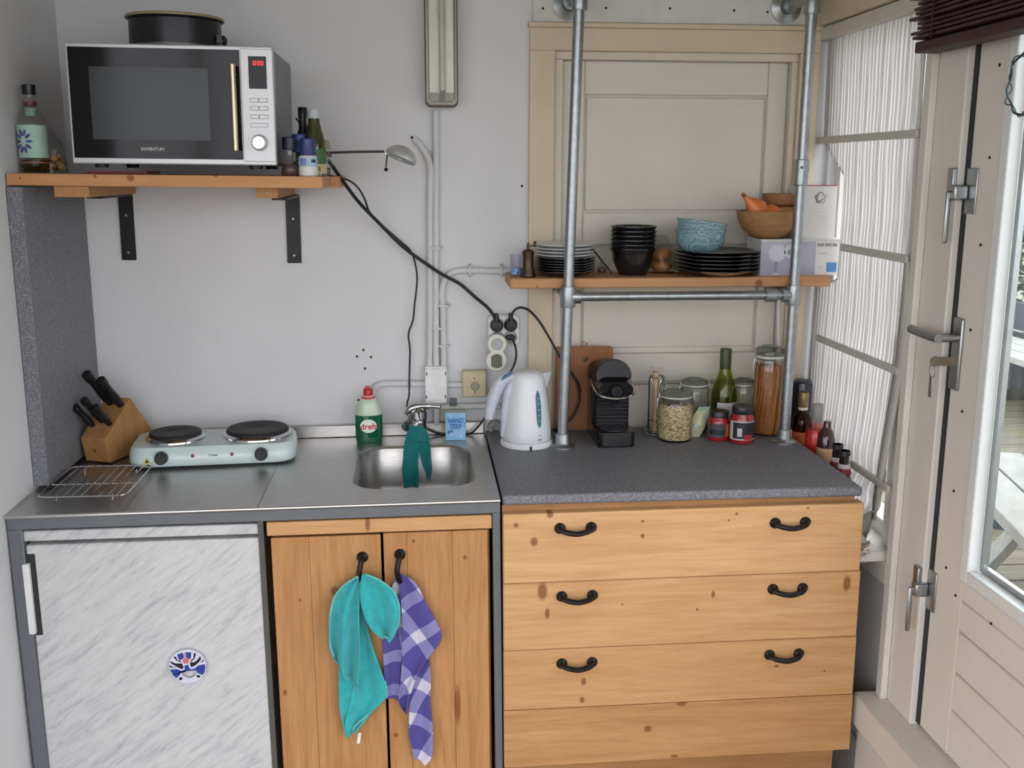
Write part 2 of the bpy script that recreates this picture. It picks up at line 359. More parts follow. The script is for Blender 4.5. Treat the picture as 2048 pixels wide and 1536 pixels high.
def blf(u, v):
    z = ZT0 + (ZB0-ZT0)*v; a, e = yl(z), yr(z); y = min(-.008+(e+.008)*u, a)
    am = .0024 + .003*max(0, (.98-z)/.2); x = 1.969 + am*sin(u*27*2*pi + .3*sin(z*9)) + .003*sin(z*5+u*3)
    if z < .93: x -= .008*min(1, (.93-z)/.07) + .008*sin((.93-z)*60+u*5)*(.93-z)/.13; y -= .02*sin((.93-z)*30)
    return (x, y, z)
fb = obj('fabric', MB().grid(274, 120, blf), FAB, bl, world=True)
uvl = fb.data.uv_layers.new(name='UVMap')
for l in fb.data.loops: i = l.vertex_index; uvl.data[l.index].uv = ((i % 274)/273*27+.05*sin((i//274)*.25)+.12*sin((i % 274)*.31)+.07*sin((i % 274)*.83), (i//274)/119)
for (p, q) in (((1.95,0.0322,1.6864), (1.95,-0.6422,1.7018)), ((1.95,-0.2074,1.4275), (1.95,-0.6269,1.4212)), ((1.95,-0.0881,1.182), (1.95,-0.6252,1.1617)), ((1.95,-0.3605,0.8952), (1.95,-0.5996,0.8956))):
    obj('batten_pocket', MB().box(1.953, 1.963, max(q[1], -.575), min(p[1], -.006), (p[2]+q[2])/2-.009, (p[2]+q[2])/2+.009), BAND, bl, world=True, bev=.003)
obj('side_hem', MB().grid(3, 40, lambda u, v: (1.957, yr(1.42-v*.62)+.008-u*.022-(.02*sin(v*pi)*u), 1.42-v*.62)), BAND, bl, world=True, solid=.002)
def scrunch(u, v):
    y = -.22-.30*u + .01*sin(v*9); z = .80+.05*(1-v)-.04*u+.02*sin(u*14+v*4) - .035*sin(u*pi)
    return (1.947+.015*sin(u*20+v*6)-.01*v, y, z-.05*v)
obj('bunched_hem', MB().grid(40, 10, scrunch), fabric(False), bl, world=True, solid=.0015)
# tape scrap on the sill end
single('paper_scrap', MB().grid(8, 8, lambda u, v: (1.905+.012*sin(u*9+v*7), -.55-.05*u+.008*sin(v*8), .742+.03*v+.008*sin(u*8))), mat('paper_scrap', '#d8d5cf', .8), 'small crumpled white paper scrap on the end of the window sill', 'paper', solid=.001)
# ---------------- dark slatted blind bunched above the glass door
RED = mat('dark_red_wood', '#3a1b1e', .55, var=.35, nscale=90)
wb = thing('slatted_blind', 'dark reddish brown wooden slat blind bunched up above the glass door', 'blind', (1.93, -1.0, 1.8533))
zb = 1.851; ye = -0.6375
obj('bottom_rail', MB().box(1.905, 1.955, ye-.95, ye, zb, zb+.022), RED, wb, world=True, bev=.003)
random.seed(3)
for k in range(26):
    d = random.uniform(-.012, .018); dx = random.uniform(-.01, .008); z = zb+.026+k*.0095
    obj('slat', MB().box(1.897+dx, 1.958+dx, ye-.95, ye+d, z, z+.0055), RED, wb, world=True, rot=(0, random.uniform(-.004,.004), 0))
for yy in (ye-.09, ye-.7): obj('cord', MB().tube([(1.894, yy, zb+.02), (1.892, yy, zb+.28)], .0022, 6), mat('cord_brown', '#2c1516', .8), wb, world=True)

# ================================================================ OUTSIDE THE GLASS DOOR
def mossy():
    t = NT('weathered_deck'); a = t.noise(t.pos((1, 10, 10)), 6, 4); k = t.ramp(a, [(.3, c('#544d42')), (.7, c('#787162'))])
    k = t.mix(t.ramp(t.noise(t.pos(), 2.2, 3), [(.5, (0,0,0,1)), (.7, (.6,.6,.6,1))]), k, c('#67703f')); t.col(k); t.set(Roughness=.7); return t.m
DECKM = mossy(); GREYW = mat('weathered_white_wood', '#94948f', .7, var=.12, nscale=12); DARKW = mat('dark_stained_board', '#3b3f47', .6, var=.1)
ZD = .22
dk = struct('deck', MB().box(2.1, 6.6, -3.2, 6, ZD-.12, ZD-.03), mat('deck_joist', '#3a352c', .9))
pl = MB().box(2.09, 6.4, 0, .138, ZD-.028, ZD); first = None
for i in range(40):
    if first is None: first = obj('deck_plank', pl, DECKM, dk, bev=.003); o = first
    else: o = first.copy(); COL.objects.link(o)
    o.location = (0, -2.6+i*.145, 0)
struct('ground', MB().box(-30, 40, -30, 40, -.3, -.12), mat('grass_ground', '#8a897c', .9, var=.3, nscale=3))
# picnic table
pt = thing('picnic_table', 'weathered whitish wooden picnic table with benches standing on the deck', 'table', (3.1, .6, ZD))
def beam(p, q, w, h):      # plank from p to q, w sideways, h down
    p, q = Vector(p), Vector(q); d = (q-p).normalized(); sd = d.cross(Vector((0,0,1))).normalized()*w; up = Vector((0,0,-h))
    vs = [p, p+sd, p+sd+up, p+up, q, q+sd, q+sd+up, q+up]
    return MB().add(vs, [(0,1,2,3),(7,6,5,4),(0,4,5,1),(1,5,6,2),(2,6,7,3),(3,7,4,0)])
A = Vector((2.857,0.6164,0.64)); B = Vector((2.7407,0.1423,0.64)); D = (B-A).normalized(); N = Vector((D.y, -D.x, 0)); N = N if N.x > 0 else -N
L = 1.75
obj('bench_plank', beam(A, A+D*L, .13, .04), GREYW, pt, world=True, bev=.004)
sgn = D.cross(Vector((0,0,1))).normalized()
obj('bench_plank', beam(A-sgn*.14, A-sgn*.14+D*L, .13, .04), GREYW, pt, world=True, bev=.004)
tin = -sgn
T0 = A+tin*.42+Vector((0,0,.29))-D*.02
for k in range(5): obj('table_plank', beam(T0+tin*.13*k, T0+tin*.13*k+D*L, .122, .04), GREYW, pt, world=True, bev=.004)
for dd in (.22, L-.3):
    f = A+D*dd
    obj('leg', beam(f+tin*.42+Vector((0,0,.25)), f-tin*.05+Vector((0,0,-.42)), .09, .05), mat('grey_wood', '#8b8a85', .7, var=.15), pt, world=True)
    obj('leg', beam(f+tin*.95+Vector((0,0,.25)), f+tin*1.42+Vector((0,0,-.42)), .09, .05), MATS['grey_wood'], pt, world=True)
    obj('crossbar', beam(f-tin*.15+Vector((0,0,-.04)), f+tin*1.5+Vector((0,0,-.04)), .045, .09), MATS['grey_wood'], pt, world=True)
for k in range(2): obj('far_bench_plank', beam(A+tin*(1.25+.14*k), A+tin*(1.25+.14*k)+D*L, .13, .04), GREYW, pt, world=True, bev=.004)
# stack of boards and a pot under the bench
pot = thing('plant_pot', 'brown flower pot with dark rim standing on the deck under the bench', 'pot', (3.2149,1.0169,0.22))
obj('pot_body', MB().lathe([(.06, 0), (.085, .13), (.075, .13), (.055, .02)], seg=24), mat('pot_brown', '#6d5347', .7), pot); obj('rim', MB().lathe([(.092, 0), (.092, .035), (.08, .035), (.08, 0)], seg=24), mat('rim_dark', '#3c4650', .6), pot)
# fence and planter further out
fn = thing('garden_fence', 'dark grey board fence at the far side of the deck', 'fence', (4.9, 4, ZD))
for k, z in enumerate((.32, .52, .72)): obj('board', MB().box(4.88, 4.91, -2.5, 9, z-.15, z+.03), DARKW, fn, world=True)
for y in (-2.4, 0, 2.4, 4.8, 7.2): obj('post', MB().box(4.91, 4.99, y, y+.08, ZD-.2, .85), DARKW, fn, world=True)
bn = thing('deck_bench', 'long pale wooden bench in front of the dark garden fence', 'bench', (4.5, 3, ZD))
for k in range(3): obj('seat_plank', MB().box(4.3+k*.15, 4.435+k*.15, -2, 8, .52, .56), GREYW, bn, world=True, bev=.004)
for y in (-1.5, 1, 3.5, 6): obj('leg', MB().box(4.34, 4.7, y, y+.08, ZD, .52), GREYW, bn, world=True)
# shrubs beyond the fence
LEAFM = [mat('leaf_green', '#4d5c3c', .6, var=.4, nscale=4), mat('leaf_rust', '#73644a', .6, var=.4, nscale=4), mat('leaf_dark', '#333f2d', .6, var=.4, nscale=4)]
def shrub(name, label, x, y, rx, rz, m, n=2600, seed=1):
    r = random.Random(seed); t = thing(name, label, 'shrub', (x, y, 0), group='shrubs beyond the fence'); b = MB()
    for i in range(n):
        a, e, q = r.uniform(0, 2*pi), r.uniform(-.6, 1), r.uniform(.35, 1)**.5
        p = Vector((rx*q*cos(a)*math.sqrt(1-e*e*.9), rx*q*sin(a)*math.sqrt(1-e*e*.9), rz*(.62+.6*e*q)))
        s = r.uniform(.03, .065); u = Vector((r.uniform(-1,1), r.uniform(-1,1), r.uniform(-1,1))).normalized(); w2 = u.orthogonal().normalized()
        b.add([p-u*s, p+w2*s*.45, p+u*s, p-w2*s*.45], [(0,1,2,3)])
    f = obj('foliage', b, m, t, smooth=False); f['kind'] = 'stuff'
    obj('stem', MB().tube([(0,0,-.12), (.05,0,rz*.5), (0,.05,rz*.9)], [.04,.03,.012], 8), mat('bark', '#4b4036', .9), t)
shrub('garden_shrub', 'tall dark green shrub behind the dark garden fence', 6.3, 5.2, 1.3, 1.5, LEAFM[2], 3500, 1)
shrub('garden_shrub', 'rust tinged loose shrub rising above the garden fence', 8.4, 8.0, 1.5, 2.2, LEAFM[1], 4500, 2)
shrub('garden_shrub', 'mid green bushy shrub growing along the garden fence', 6.4, 2.6, 1.2, 1.2, LEAFM[0], 3000, 3)
shrub('garden_shrub', 'broad green shrub standing furthest out in the garden', 11.8, 13.5, 2.2, 2.9, LEAFM[0], 4500, 4)
# wire wreath hanging at the door glass
wr = thing('wire_wreath', 'small wire wreath with clear beads hanging inside the door glass', 'wreath', (1.95, -0.9789, 1.7673))
R_ = .055
obj('ring', MB().tube([(.003*sin(7*a), R_*cos(a), R_*sin(a)) for a in [i*2*pi/40 for i in range(40)]], .0022, 6, True).tube([(.005*cos(5*a), (R_+.006*sin(9*a))*cos(a), (R_+.006*sin(9*a))*sin(a)) for a in [i*2*pi/90 for i in range(90)]], .0012, 5, True), mat('wire_grey', '#4a5560', .4, .8), wr)
for i in range(12):
    a = i*2*pi/12; obj('bead', MB().lathe([(.0001, -.005), (.004, -.003), (.005, 0), (.004, .003), (.0001, .005)], 0, (R_+.004)*cos(a), (R_+.004)*sin(a), 10), CLEAR, wr)
obj('string', MB().tube([(0, 0, R_), (0, 0, .11)], .001, 5), MATS['wire_grey'], wr)

# ================================================================ LEFT SIDE: SINK UNIT
LAM = speckle('grey_speckled_laminate', '#717279', '#595a61', '#989aa1', 620, .5)
FRM = mat('grey_frame_paint', '#6b7076', .4, .2, var=.04)
def steelmat():
    t = NT('brushed_steel'); n = t.noise(t.pos((6, 140, 140)), 3, 3); t.col(t.ramp(n, [(.3, c('#b3b1af')), (.7, c('#c9c7c5'))]))
    t.set(Metallic=1.0); t.l(t.ramp(n, [(.3, (.28,)*3), (.7, (.4,)*3)]), t.b.inputs['Roughness']); return t.m
STEEL = steelmat()
PINE_D = dict(light='#cf9556', dark='#b87b3f'); PINE_L = dict(light='#deb27a', dark='#c8965a')
WU = 1.056
single('splash_panel', MB().box(.001, .034, -.423, -.003, .905, 1.577), LAM, 'grey speckled laminate panel standing against the left wall beside the knife block', 'panel', bev=.002)
TILT = radians(-.55)
su = thing('sink_unit', 'grey metal framed kitchenette with stainless steel top and sink bowl', 'sink unit', (.528, -.3, .89), (0, TILT, 0))
u0 = su.location
# steel top with a bowl
sx0, sx1 = 0.722, 1.0115; sy0, sy1 = -0.5007, -0.1255
cxs, cys = (sx0+sx1)/2, (sy0+sy1)/2; sw, sh = sx1-sx0, sy1-sy0
def ring(k, z, r=.075): return [(x, y, z) for x, y in rrect(sw*k, sh*k + (0 if k == 1 else 0), r*k, 8, cxs, cys)]
inner = ring(1, .9); outer = []
X0, X1, YF, YB = .002, WU, -.6, -.02
for (x, y, z) in inner:
    dx, dy = x-cxs, y-cys; t = min(((X1-cxs)/dx if dx > 1e-9 else ((X0-cxs)/dx if dx < -1e-9 else 1e9)), ((YB-cys)/dy if dy > 1e-9 else ((YF-cys)/dy if dy < -1e-9 else 1e9)))
    outer.append((cxs+dx*t, cys+dy*t, .9))
b = MB()
# snap nearest outer sample to each rectangle corner
for cx_, cy_ in ((X0,YF),(X1,YF),(X0,YB),(X1,YB)):
    i = min(range(len(outer)), key=lambda k: (outer[k][0]-cx_)**2+(outer[k][1]-cy_)**2); outer[i] = (cx_, cy_, .9)
b.loft([outer, inner], cap=False)
b.loft([inner, ring(.985, .8985), ring(.965, .893), ring(.95, .80), ring(.93, .775), ring(.85, .757), ring(.3, .752), ring(.02, .751)], cap=False)
b.loft([outer, [(x, y, .893) for x, y, z in outer]], cap=False)
obj('worktop', b, STEEL, su, world=True, ang=50)
obj('front_lip', MB().tube([(X0, YF+.001, .8955), (X1, YF+.001, .8955)], .0045, 10), STEEL, su, world=True)
obj('splashback', MB().box(X0+.034, X1, -.02, -.001, .9, .9335), STEEL, su, world=True, bev=.002)
obj('seam', MB().box(0.5283, 0.5301, -.6, -.02, .9, .9004), mat('seam_grey', '#77797c', .4, .9), su, world=True)
obj('drain', MB().lathe([(.035, .7525), (.035, .7545), (.028, .7545), (.001, .753)], cxs, cys, 0, 24), CHROME, su, world=True)
obj('apron', MB().box(0.003, WU, -.597, -.57, .866, .893), FRM, su, world=True, bev=.0015)
for (a, e) in ((.003, .033), (1.0386, WU)): obj('leg', MB().box(a, e, -.597, -.565, 0, .866), FRM, su, world=True, bev=.0015)
obj('leg', MB().box(0.5258, 0.5379, -.592, -.56, 0, .866), mat('dark_frame', '#54534f', .5), su, world=True)
for (a, e) in ((.003, .033), (WU-.02, WU)): obj('rear_leg', MB().box(a, e, -.05, -.025, 0, .893), FRM, su, world=True)
# fridge
MAR = NT('marble_foil'); p = MAR.pos((1, 1, 1), (0, radians(-52), 0))
mp2 = MAR.pos((1, 1, 1), (0, radians(52), 0))
st = MAR.n('Mapping'); MAR.l(MAR.pos((1,1,1), (0, radians(38), 0)), st.inputs[0]); st.inputs['Scale'].default_value = (10, 10, 70)
n1 = MAR.noise(st.outputs[0], 1.3, 5, .65, .5); n2 = MAR.noise(MAR.pos(), 6, 2)
k = MAR.ramp(n1, [(.3, c('#adafb4')), (.46, c('#c6c7c9')), (.62, c('#cfd0d1'))]); MAR.col(k); MAR.set(Roughness=.4); MAR = MAR.m
fx0, fx1 = 0.0301, 0.5334
fr = thing('fridge', 'small under-counter fridge covered in white marble foil below the steel top', 'fridge', (.27, -.3, .86), (0, TILT*.6, 0))
fzt, fzs, fzd = 0.8564, 0.8325, 0.8246
obj('body', MB().box(fx0+.01, fx1-.004, -.54, -.06, .02, fzt-.003), mat('fridge_white', '#c9cacc', .5), fr, world=True, bev=.003)
obj('top_strip', MB().box(fx0, fx1, -.588, -.54, fzs, fzt), MAR, fr, world=True, bev=.003)
obj('fridge_door', MB().box(fx0+.004, fx1, -.59, -.545, .05, fzd), MAR, fr, world=True, bev=.004)
hz0, hz1 = 0.6246, 0.7857
hx = 0.0299
obj('handle_recess', MB().box(fx0-.004, fx0+.022, -.5915, -.56, hz0-.006, hz1+.02), mat('recess_black', '#26282c', .6), fr, world=True)
obj('handle', MB().box(hx-.003, hx+.011, -.602, -.585, hz0, hz1), WHITE, fr, world=True, bev=.002)
# round opener magnet with a painted mask face
mg = thing('bottle_opener_magnet', 'round blue black and white painted face bottle opener magnet on fridge door', 'magnet', (0.3598,-0.596,0.5345))
R1 = 0.04
Bl = mat('enamel_blue', '#2a4196', .3); Bk = mat('enamel_black', '#1c1b22', .3); Wh = mat('enamel_white', '#d5d8ea', .3); Rd = mat('enamel_red', '#cf6f74', .3)
def P2(u, v): return ((u-860)/560*R1, -(v-760)/560*R1)      # picture units of the mask drawing
hole = [P2(*q) for q in ((640,915),(1100,890),(1120,990),(1060,1090),(960,1150),(860,1160),(760,1130),(680,1050))]
# disc with mouth opening
n = 48; o_ = [(R1*cos(2*pi*i/n), R1*sin(2*pi*i/n)) for i in range(n)]
hc = Vector((sum(q[0] for q in hole)/8, sum(q[1] for q in hole)/8)); hs = []
for q in o_:
    d = (Vector(q)-hc).normalized(); best = 1e9
    for i in range(8):
        a, e = Vector(hole[i]), Vector(hole[(i+1) % 8]); s_ = e-a; den = d.x*s_.y-d.y*s_.x
        if abs(den) < 1e-12: continue
        w_ = a-hc; t = (w_.x*s_.y-w_.y*s_.x)/den; q_ = (w_.x*d.y-w_.y*d.x)/den
        if t > 0 and -1e-6 <= q_ <= 1.000001: best = min(best, t)
    hs.append(tuple(hc+d*best))
bb = MB(); bb.loft([[(x, -.0, z) for x, z in o_], [(x, -.005, z) for x, z in o_], [(x, -.005, z) for x, z in hs], [(x, 0, z) for x, z in hs], [(x, -.0, z) for x, z in o_]], cap=False)
obj('disc', bb, Wh, mg)
def patch(nm, pts, m, d=.0058): obj(nm, MB().prism([P2(*q) for q in pts], -d, -.0045), m, mg, smooth=False)
patch('brow_patch', [(575,340),(740,290),(770,400),(755,480),(640,545),(590,450)], Bl); patch('brow_patch', [(830,275),(1000,290),(990,400),(960,520),(900,500),(840,440)], Bl)
patch('cheek_patch', [(325,840),(520,830),(690,900),(830,920),(760,870),(640,925),(620,1020),(500,1140),(400,1020)], Bl); patch('cheek_patch', [(1390,700),(1395,850),(1360,980),(1290,1060),(1150,980),(1110,890),(870,905),(960,860),(1060,840),(1180,740)], Bl)
patch('nose_patch', [(770,720),(890,700),(900,800),(960,850),(900,905),(700,905),(780,840)], Bl)
patch('forehead_mark', [(780,290),(815,290),(830,470),(900,490),(915,600),(870,660),(760,650),(725,600),(735,520),(790,470)], Rd)
for s_ in ([(460,430),(520,400),(560,520),(700,600),(640,600),(540,540)], [(360,560),(500,640),(700,650),(740,780),(700,840),(560,770),(440,680),(350,610)], [(315,690),(420,750),(520,770),(330,770)],
           [(1080,310),(1145,340),(1090,500),(1000,590),(950,580),(1060,480)], [(1260,430),(1290,520),(1200,640),(1080,740),(960,780),(940,620),(1080,620),(1180,540)], [(1340,540),(1370,600),(1230,660),(1300,610)], [(635,1090),(695,1150),(630,1220),(560,1170)], [(1130,1050),(1240,1090),(1190,1150),(1110,1110)]): patch('black_stroke', s_, Bk)
# wooden two-door cabinet under the sink
cb = thing('sink_cabinet', 'pine two-door cabinet with black pulls between the fridge and the drawer unit', 'cabinet', (.8, -.3, .86), (0, TILT*.8, 0))
KN = lambda *q: tuple(q)
PD = wood('door_pine', '#c2915f', '#a87747', 'z', 1.0, (((0.6888,-0.6,0.7013), .012, .010), ((0.6117,-0.6,0.6828), .004, .003), ((0.9772,-0.6,0.7707), .006, .005), ((0.9575,-0.6,0.4133), .05, .008), ((1.0553,-0.6,0.4401), .012, .01), ((0.8159,-0.6,0.3446), .006, .005), ((0.5697,-0.6,0.4618), .008, .005), ((0.8638,-0.6,0.8128), .004, .004)), contrast=1.5)
PR = wood('rail_pine', '#d4a878', '#be8e5e', 'x', 1.0, (((0.7642,-0.6,0.8551), .006, .02),))
cx0, cx1 = 0.546, 1.0371; cz = [0.8653, 0.8341]
obj('top_rail', MB().box(cx0, cx1, -.598, -.575, cz[1], cz[0]), PR, cb, world=True, bev=.002)
obj('side_panel', MB().box(cx0+.012, cx0+.028, -.57, -.06, .06, cz[1]), PD, cb, world=True); obj('side_panel', MB().box(cx1-.02, cx1-.004, -.57, -.06, .06, cz[1]), PD, cb, world=True)
obj('bottom_panel', MB().box(cx0+.028, cx1-.02, -.57, -.06, .06, .078), PD, cb, world=True); obj('back_panel', MB().box(cx0+.028, cx1-.02, -.066, -.06, .078, .7), PD, cb, world=True)
HANDLE = None
def handle_mesh(L=.084):
    b = MB(); h = L/2; b.tube(spline([(-h+.008, -.004, 0), (-h+.013, -.014, -.001), (-h+.024, -.020, -.004), (0, -.023, -.007), (h-.024, -.020, -.004), (h-.013, -.014, -.001), (h-.008, -.004, 0)], 5), .0062, 10)
    for s_ in (-1, 1): b.lathe([(.0125, 0), (.0125, .003), (.009, .0065), (.006, .009)], s_*(h-.011), 0, 0, 20, axis='y')
    return b
for nm, ua, ub, splits in (('left', 541, 761, (622, 694)), ('right', 766, 975, (815, 842, 905))):
    xa_, xb_ = 0.5538, 0.7916
    if nm == 'right': xa_, xb_ = 0.7971, 1.0274
    zt_ = cz[1]-(.004 if nm == 'left' else .002)
    edges = [xa_] + ([0.6356] if nm == 'left' else [0.8481, 0.9485]) + [xb_]
    d = obj('cabinet_door', MB().box(xa_+.002, xb_-.002, -.594, -.578, .05, zt_-.002), PD, cb, world=True)
    for i in range(len(edges)-1):
        obj('board', MB().box(edges[i]+.0002, edges[i+1]-.0002, -.6, -.5942, .049, zt_), PD, d, world=False, bev=.0009).location = tuple(-Vector(cb.location))
    hp_ = (0.7505,-0.6,0.7486) if nm == 'left' else (0.833,-0.6,0.7518)
    h = obj('handle', handle_mesh(), IRON, d); h.location = Vector(hp_)-Vector(cb.location); h.rotation_euler = (0, pi/2, 0)
# ---------------------------------------------------------------- towels on the cabinet pulls
def sheet(b, left, right, nu, nv, amp, k, ph, y, ycurve=.0, taper=.15):
    """cloth sheet between two edge polylines (x,z); folds run down the cloth"""
    L, R = spline([(p[0], 0, p[2]) for p in left], 6), spline([(p[0], 0, p[2]) for p in right], 6)
    def f(u, v):
        a, e = lerp_poly(L, v), lerp_poly(R, v); p = a*(1-u)+e*u; g = min(1, taper+v*1.6)
        return (p.x, y - amp*g*(.5+.5*sin(u*k+ph+v*1.3)) - ycurve*sin(u*pi)*g, p.z)
    b.grid(nu, nv, f)
def terry(name, h1, h2):
    t = NT(name); t.col(t.ramp(t.noise(t.pos(), 60, 3), [(.3, c(h1)), (.7, c(h2))])); t.set(Roughness=.95, Specular_IOR_Level=.1, Sheen_Weight=.3); t.bump(t.noise(t.pos(), 900, 2), .5, .002); return t.m
TQ = terry('turquoise_terry', '#33a3a8', '#3cb4b8')
def weld(b, eps=1e-4): return b
tw = thing('tea_towel', 'turquoise terry towel hung through the left cabinet pull', 'towel', (0.7376,-0.62,0.3539))
b = MB()
sheet(b, [(0.748,-0.618,0.742),(0.7421,-0.618,0.6859),(0.738,-0.618,0.615),(0.7312,-0.618,0.5312),(0.7154,-0.618,0.4466),(0.7028,-0.618,0.3979),(0.7053,-0.618,0.3668),(0.7082,-0.618,0.3529)], [(0.7502,-0.618,0.7442),(0.7487,-0.618,0.6857),(0.7599,-0.618,0.6142),(0.7761,-0.618,0.5535),(0.7947,-0.618,0.4921),(0.7961,-0.618,0.4528),(0.765,-0.618,0.4197),(0.7267,-0.618,0.3695)], 22, 40, .016, 7, .4, -.608)
sheet(b, [(0.742,-0.625,0.745),(0.7133,-0.625,0.7274),(0.6908,-0.625,0.7002),(0.6798,-0.625,0.6619),(0.6761,-0.625,0.6183),(0.6761,-0.625,0.585),(0.684,-0.625,0.5584),(0.6945,-0.625,0.5423)], [(0.7485,-0.625,0.7471),(0.7453,-0.625,0.7065),(0.743,-0.625,0.6654),(0.7428,-0.625,0.6181),(0.7437,-0.625,0.5703),(0.7388,-0.625,0.5103),(0.7365,-0.625,0.4678),(0.734,-0.625,0.4959)], 22, 40, .030, 11, 1.9, -.622)
sheet(b, [(0.6946,-0.625,0.5459),(0.6924,-0.625,0.5123),(0.6913,-0.625,0.4759),(0.6913,-0.625,0.4393),(0.6957,-0.625,0.4023),(0.7025,-0.625,0.371),(0.7087,-0.625,0.3546)], [(0.7388,-0.625,0.5103),(0.7391,-0.625,0.4799),(0.7327,-0.625,0.4497),(0.7153,-0.625,0.4259),(0.7036,-0.625,0.4068),(0.7029,-0.625,0.3834),(0.7099,-0.625,0.3545)], 12, 24, .008, 4, .6, -.619)
obj('cloth', b, TQ, tw, world=True, sub=1, solid=.003, ang=180)
b = MB(); sheet(b, [(0.7512,-0.632,0.7499),(0.7459,-0.632,0.7152),(0.7473,-0.632,0.686),(0.7562,-0.632,0.654),(0.7687,-0.632,0.6299),(0.7826,-0.632,0.6151),(0.7933,-0.632,0.6064)], [(0.7588,-0.632,0.752),(0.7898,-0.632,0.737),(0.8165,-0.632,0.7128),(0.829,-0.632,0.6831),(0.8307,-0.632,0.6583),(0.828,-0.632,0.6347),(0.821,-0.632,0.6148),(0.8096,-0.632,0.5962)], 20, 30, .026, 8, .2, -.626)
obj('loop', b, TQ, tw, world=True, sub=1, solid=.003, ang=180)
HEM = terry('pale_hem', '#5fbcb9', '#6fc6c2')
obj('hem', MB().tube(spline([(0.743,-0.64,0.75),(0.7145,-0.64,0.7325),(0.6921,-0.64,0.7054),(0.6812,-0.64,0.6674),(0.6776,-0.64,0.6253),(0.6776,-0.64,0.5922),(0.6855,-0.64,0.5658)], 4), .0022, 6), HEM, tw, world=True)
obj('hem', MB().tube(spline([(0.7606,-0.645,0.756),(0.7904,-0.645,0.7412),(0.8169,-0.645,0.7171),(0.8293,-0.645,0.6876),(0.831,-0.645,0.6641),(0.8283,-0.645,0.6395),(0.8214,-0.645,0.6209),(0.8112,-0.645,0.6035),(0.7961,-0.645,0.6112)], 4), .0022, 6), HEM, tw, world=True)
obj('hem', MB().tube(spline([(0.7948,-0.622,0.4917),(0.7963,-0.622,0.4562),(0.7664,-0.622,0.4219),(0.7297,-0.622,0.389),(0.7203,-0.622,0.3746)], 4), .0022, 6), HEM, tw, world=True)
obj('care_tag', MB().grid(4, 6, lambda u, v: ((0.7309,-0.618,0.3618)[0]+.008*u-.004*v, -.618+.002*sin(v*4), (0.731,-0.618,0.3643)[2]-.026*v)), PAPER, tw, world=True, solid=.0005)
def gingham():
    t = NT('purple_check'); uv = t.n('UVMap'); sp = t.n('SeparateXYZ'); mp = t.n('Mapping'); t.l(uv.outputs[0], mp.inputs[0]); mp.inputs['Rotation'].default_value = (0, 0, radians(0)); t.l(mp.outputs[0], sp.inputs[0])
    fs = [t.math('GREATER_THAN', t.math('FRACT', t.math('MULTIPLY', sp.outputs[i], 1/.08)), .66) for i in (0, 1)]
    s = t.math('MULTIPLY', t.math('ADD', fs[0], fs[1]), .5)
    t.col(t.ramp(s, [(0, c('#565092')), (.45, c('#8884b6')), (.95, c('#cbc9d8'))], 'CONSTANT')); t.set(Roughness=.9, Specular_IOR_Level=.1); t.bump(t.noise(t.pos(), 700, 2), .3); return t.m
GG = gingham()
def set_uv(o, ang, off=(0, 0)):
    me = o.data; uv = me.uv_layers.new(name='UVMap'); ca, sa = cos(radians(ang)), sin(radians(ang))
    for l in me.loops:
        p = me.vertices[l.vertex_index].co; uv.data[l.index].uv = (ca*p.x+sa*p.z+off[0]+9, -sa*p.x+ca*p.z+off[1]+9)
tp = thing('tea_towel', 'purple and white checked tea towel hung from the right cabinet pull', 'towel', (0.8789,-0.62,0.2839))
b = MB(); sheet(b, [(0.8274,-0.61,0.7384),(0.8159,-0.61,0.7153),(0.8053,-0.61,0.6802),(0.7976,-0.61,0.6329),(0.79,-0.61,0.5913),(0.7913,-0.61,0.5489),(0.7924,-0.61,0.5002),(0.7945,-0.61,0.4436)], [(0.8329,-0.61,0.7382),(0.8375,-0.61,0.6909),(0.8375,-0.61,0.6314),(0.8363,-0.61,0.5713),(0.8309,-0.61,0.523),(0.828,-0.61,0.4864),(0.8251,-0.61,0.4558),(0.8236,-0.61,0.4373)], 16, 36, .010, 6, 0, -.606); q = obj('back_fold', b, GG, tw if 0 else tp, world=True, sub=1, solid=.002, ang=180); set_uv(q, 8, (.02, 0))
b = MB(); sheet(b, [(0.8437,-0.612,0.6081),(0.8451,-0.612,0.5598),(0.8463,-0.612,0.505),(0.8487,-0.612,0.4496),(0.8467,-0.612,0.4001),(0.8459,-0.612,0.3564),(0.8541,-0.612,0.3056),(0.8585,-0.612,0.2927)], [(0.8806,-0.612,0.6187),(0.892,-0.612,0.5579),(0.8979,-0.612,0.4967),(0.8959,-0.612,0.4351),(0.8998,-0.612,0.3851),(0.9003,-0.612,0.3349),(0.8975,-0.612,0.297),(0.8812,-0.612,0.2763)], 18, 40, .012, 6, 1, -.61); q = obj('lower_fold', b, GG, tp, world=True, sub=1, solid=.002, ang=180); set_uv(q, -28, (.03, .02))
b = MB(); sheet(b, [(0.8299,-0.62,0.7424),(0.8322,-0.62,0.6954),(0.8355,-0.62,0.6361),(0.8344,-0.62,0.5763),(0.8323,-0.62,0.528),(0.8281,-0.62,0.4855),(0.8241,-0.62,0.4489),(0.8271,-0.62,0.4303),(0.8379,-0.62,0.4113)], [(0.8376,-0.62,0.7445),(0.8679,-0.62,0.7236),(0.8871,-0.62,0.6816),(0.9086,-0.62,0.6393),(0.9237,-0.62,0.5968),(0.9032,-0.62,0.5614),(0.8712,-0.62,0.5142),(0.8523,-0.62,0.46),(0.8425,-0.62,0.4123)], 22, 40, .016, 6, 2.2, -.617); q = obj('front_fold', b, GG, tp, world=True, sub=1, solid=.002, ang=180); set_uv(q, 36, (.01, .01))
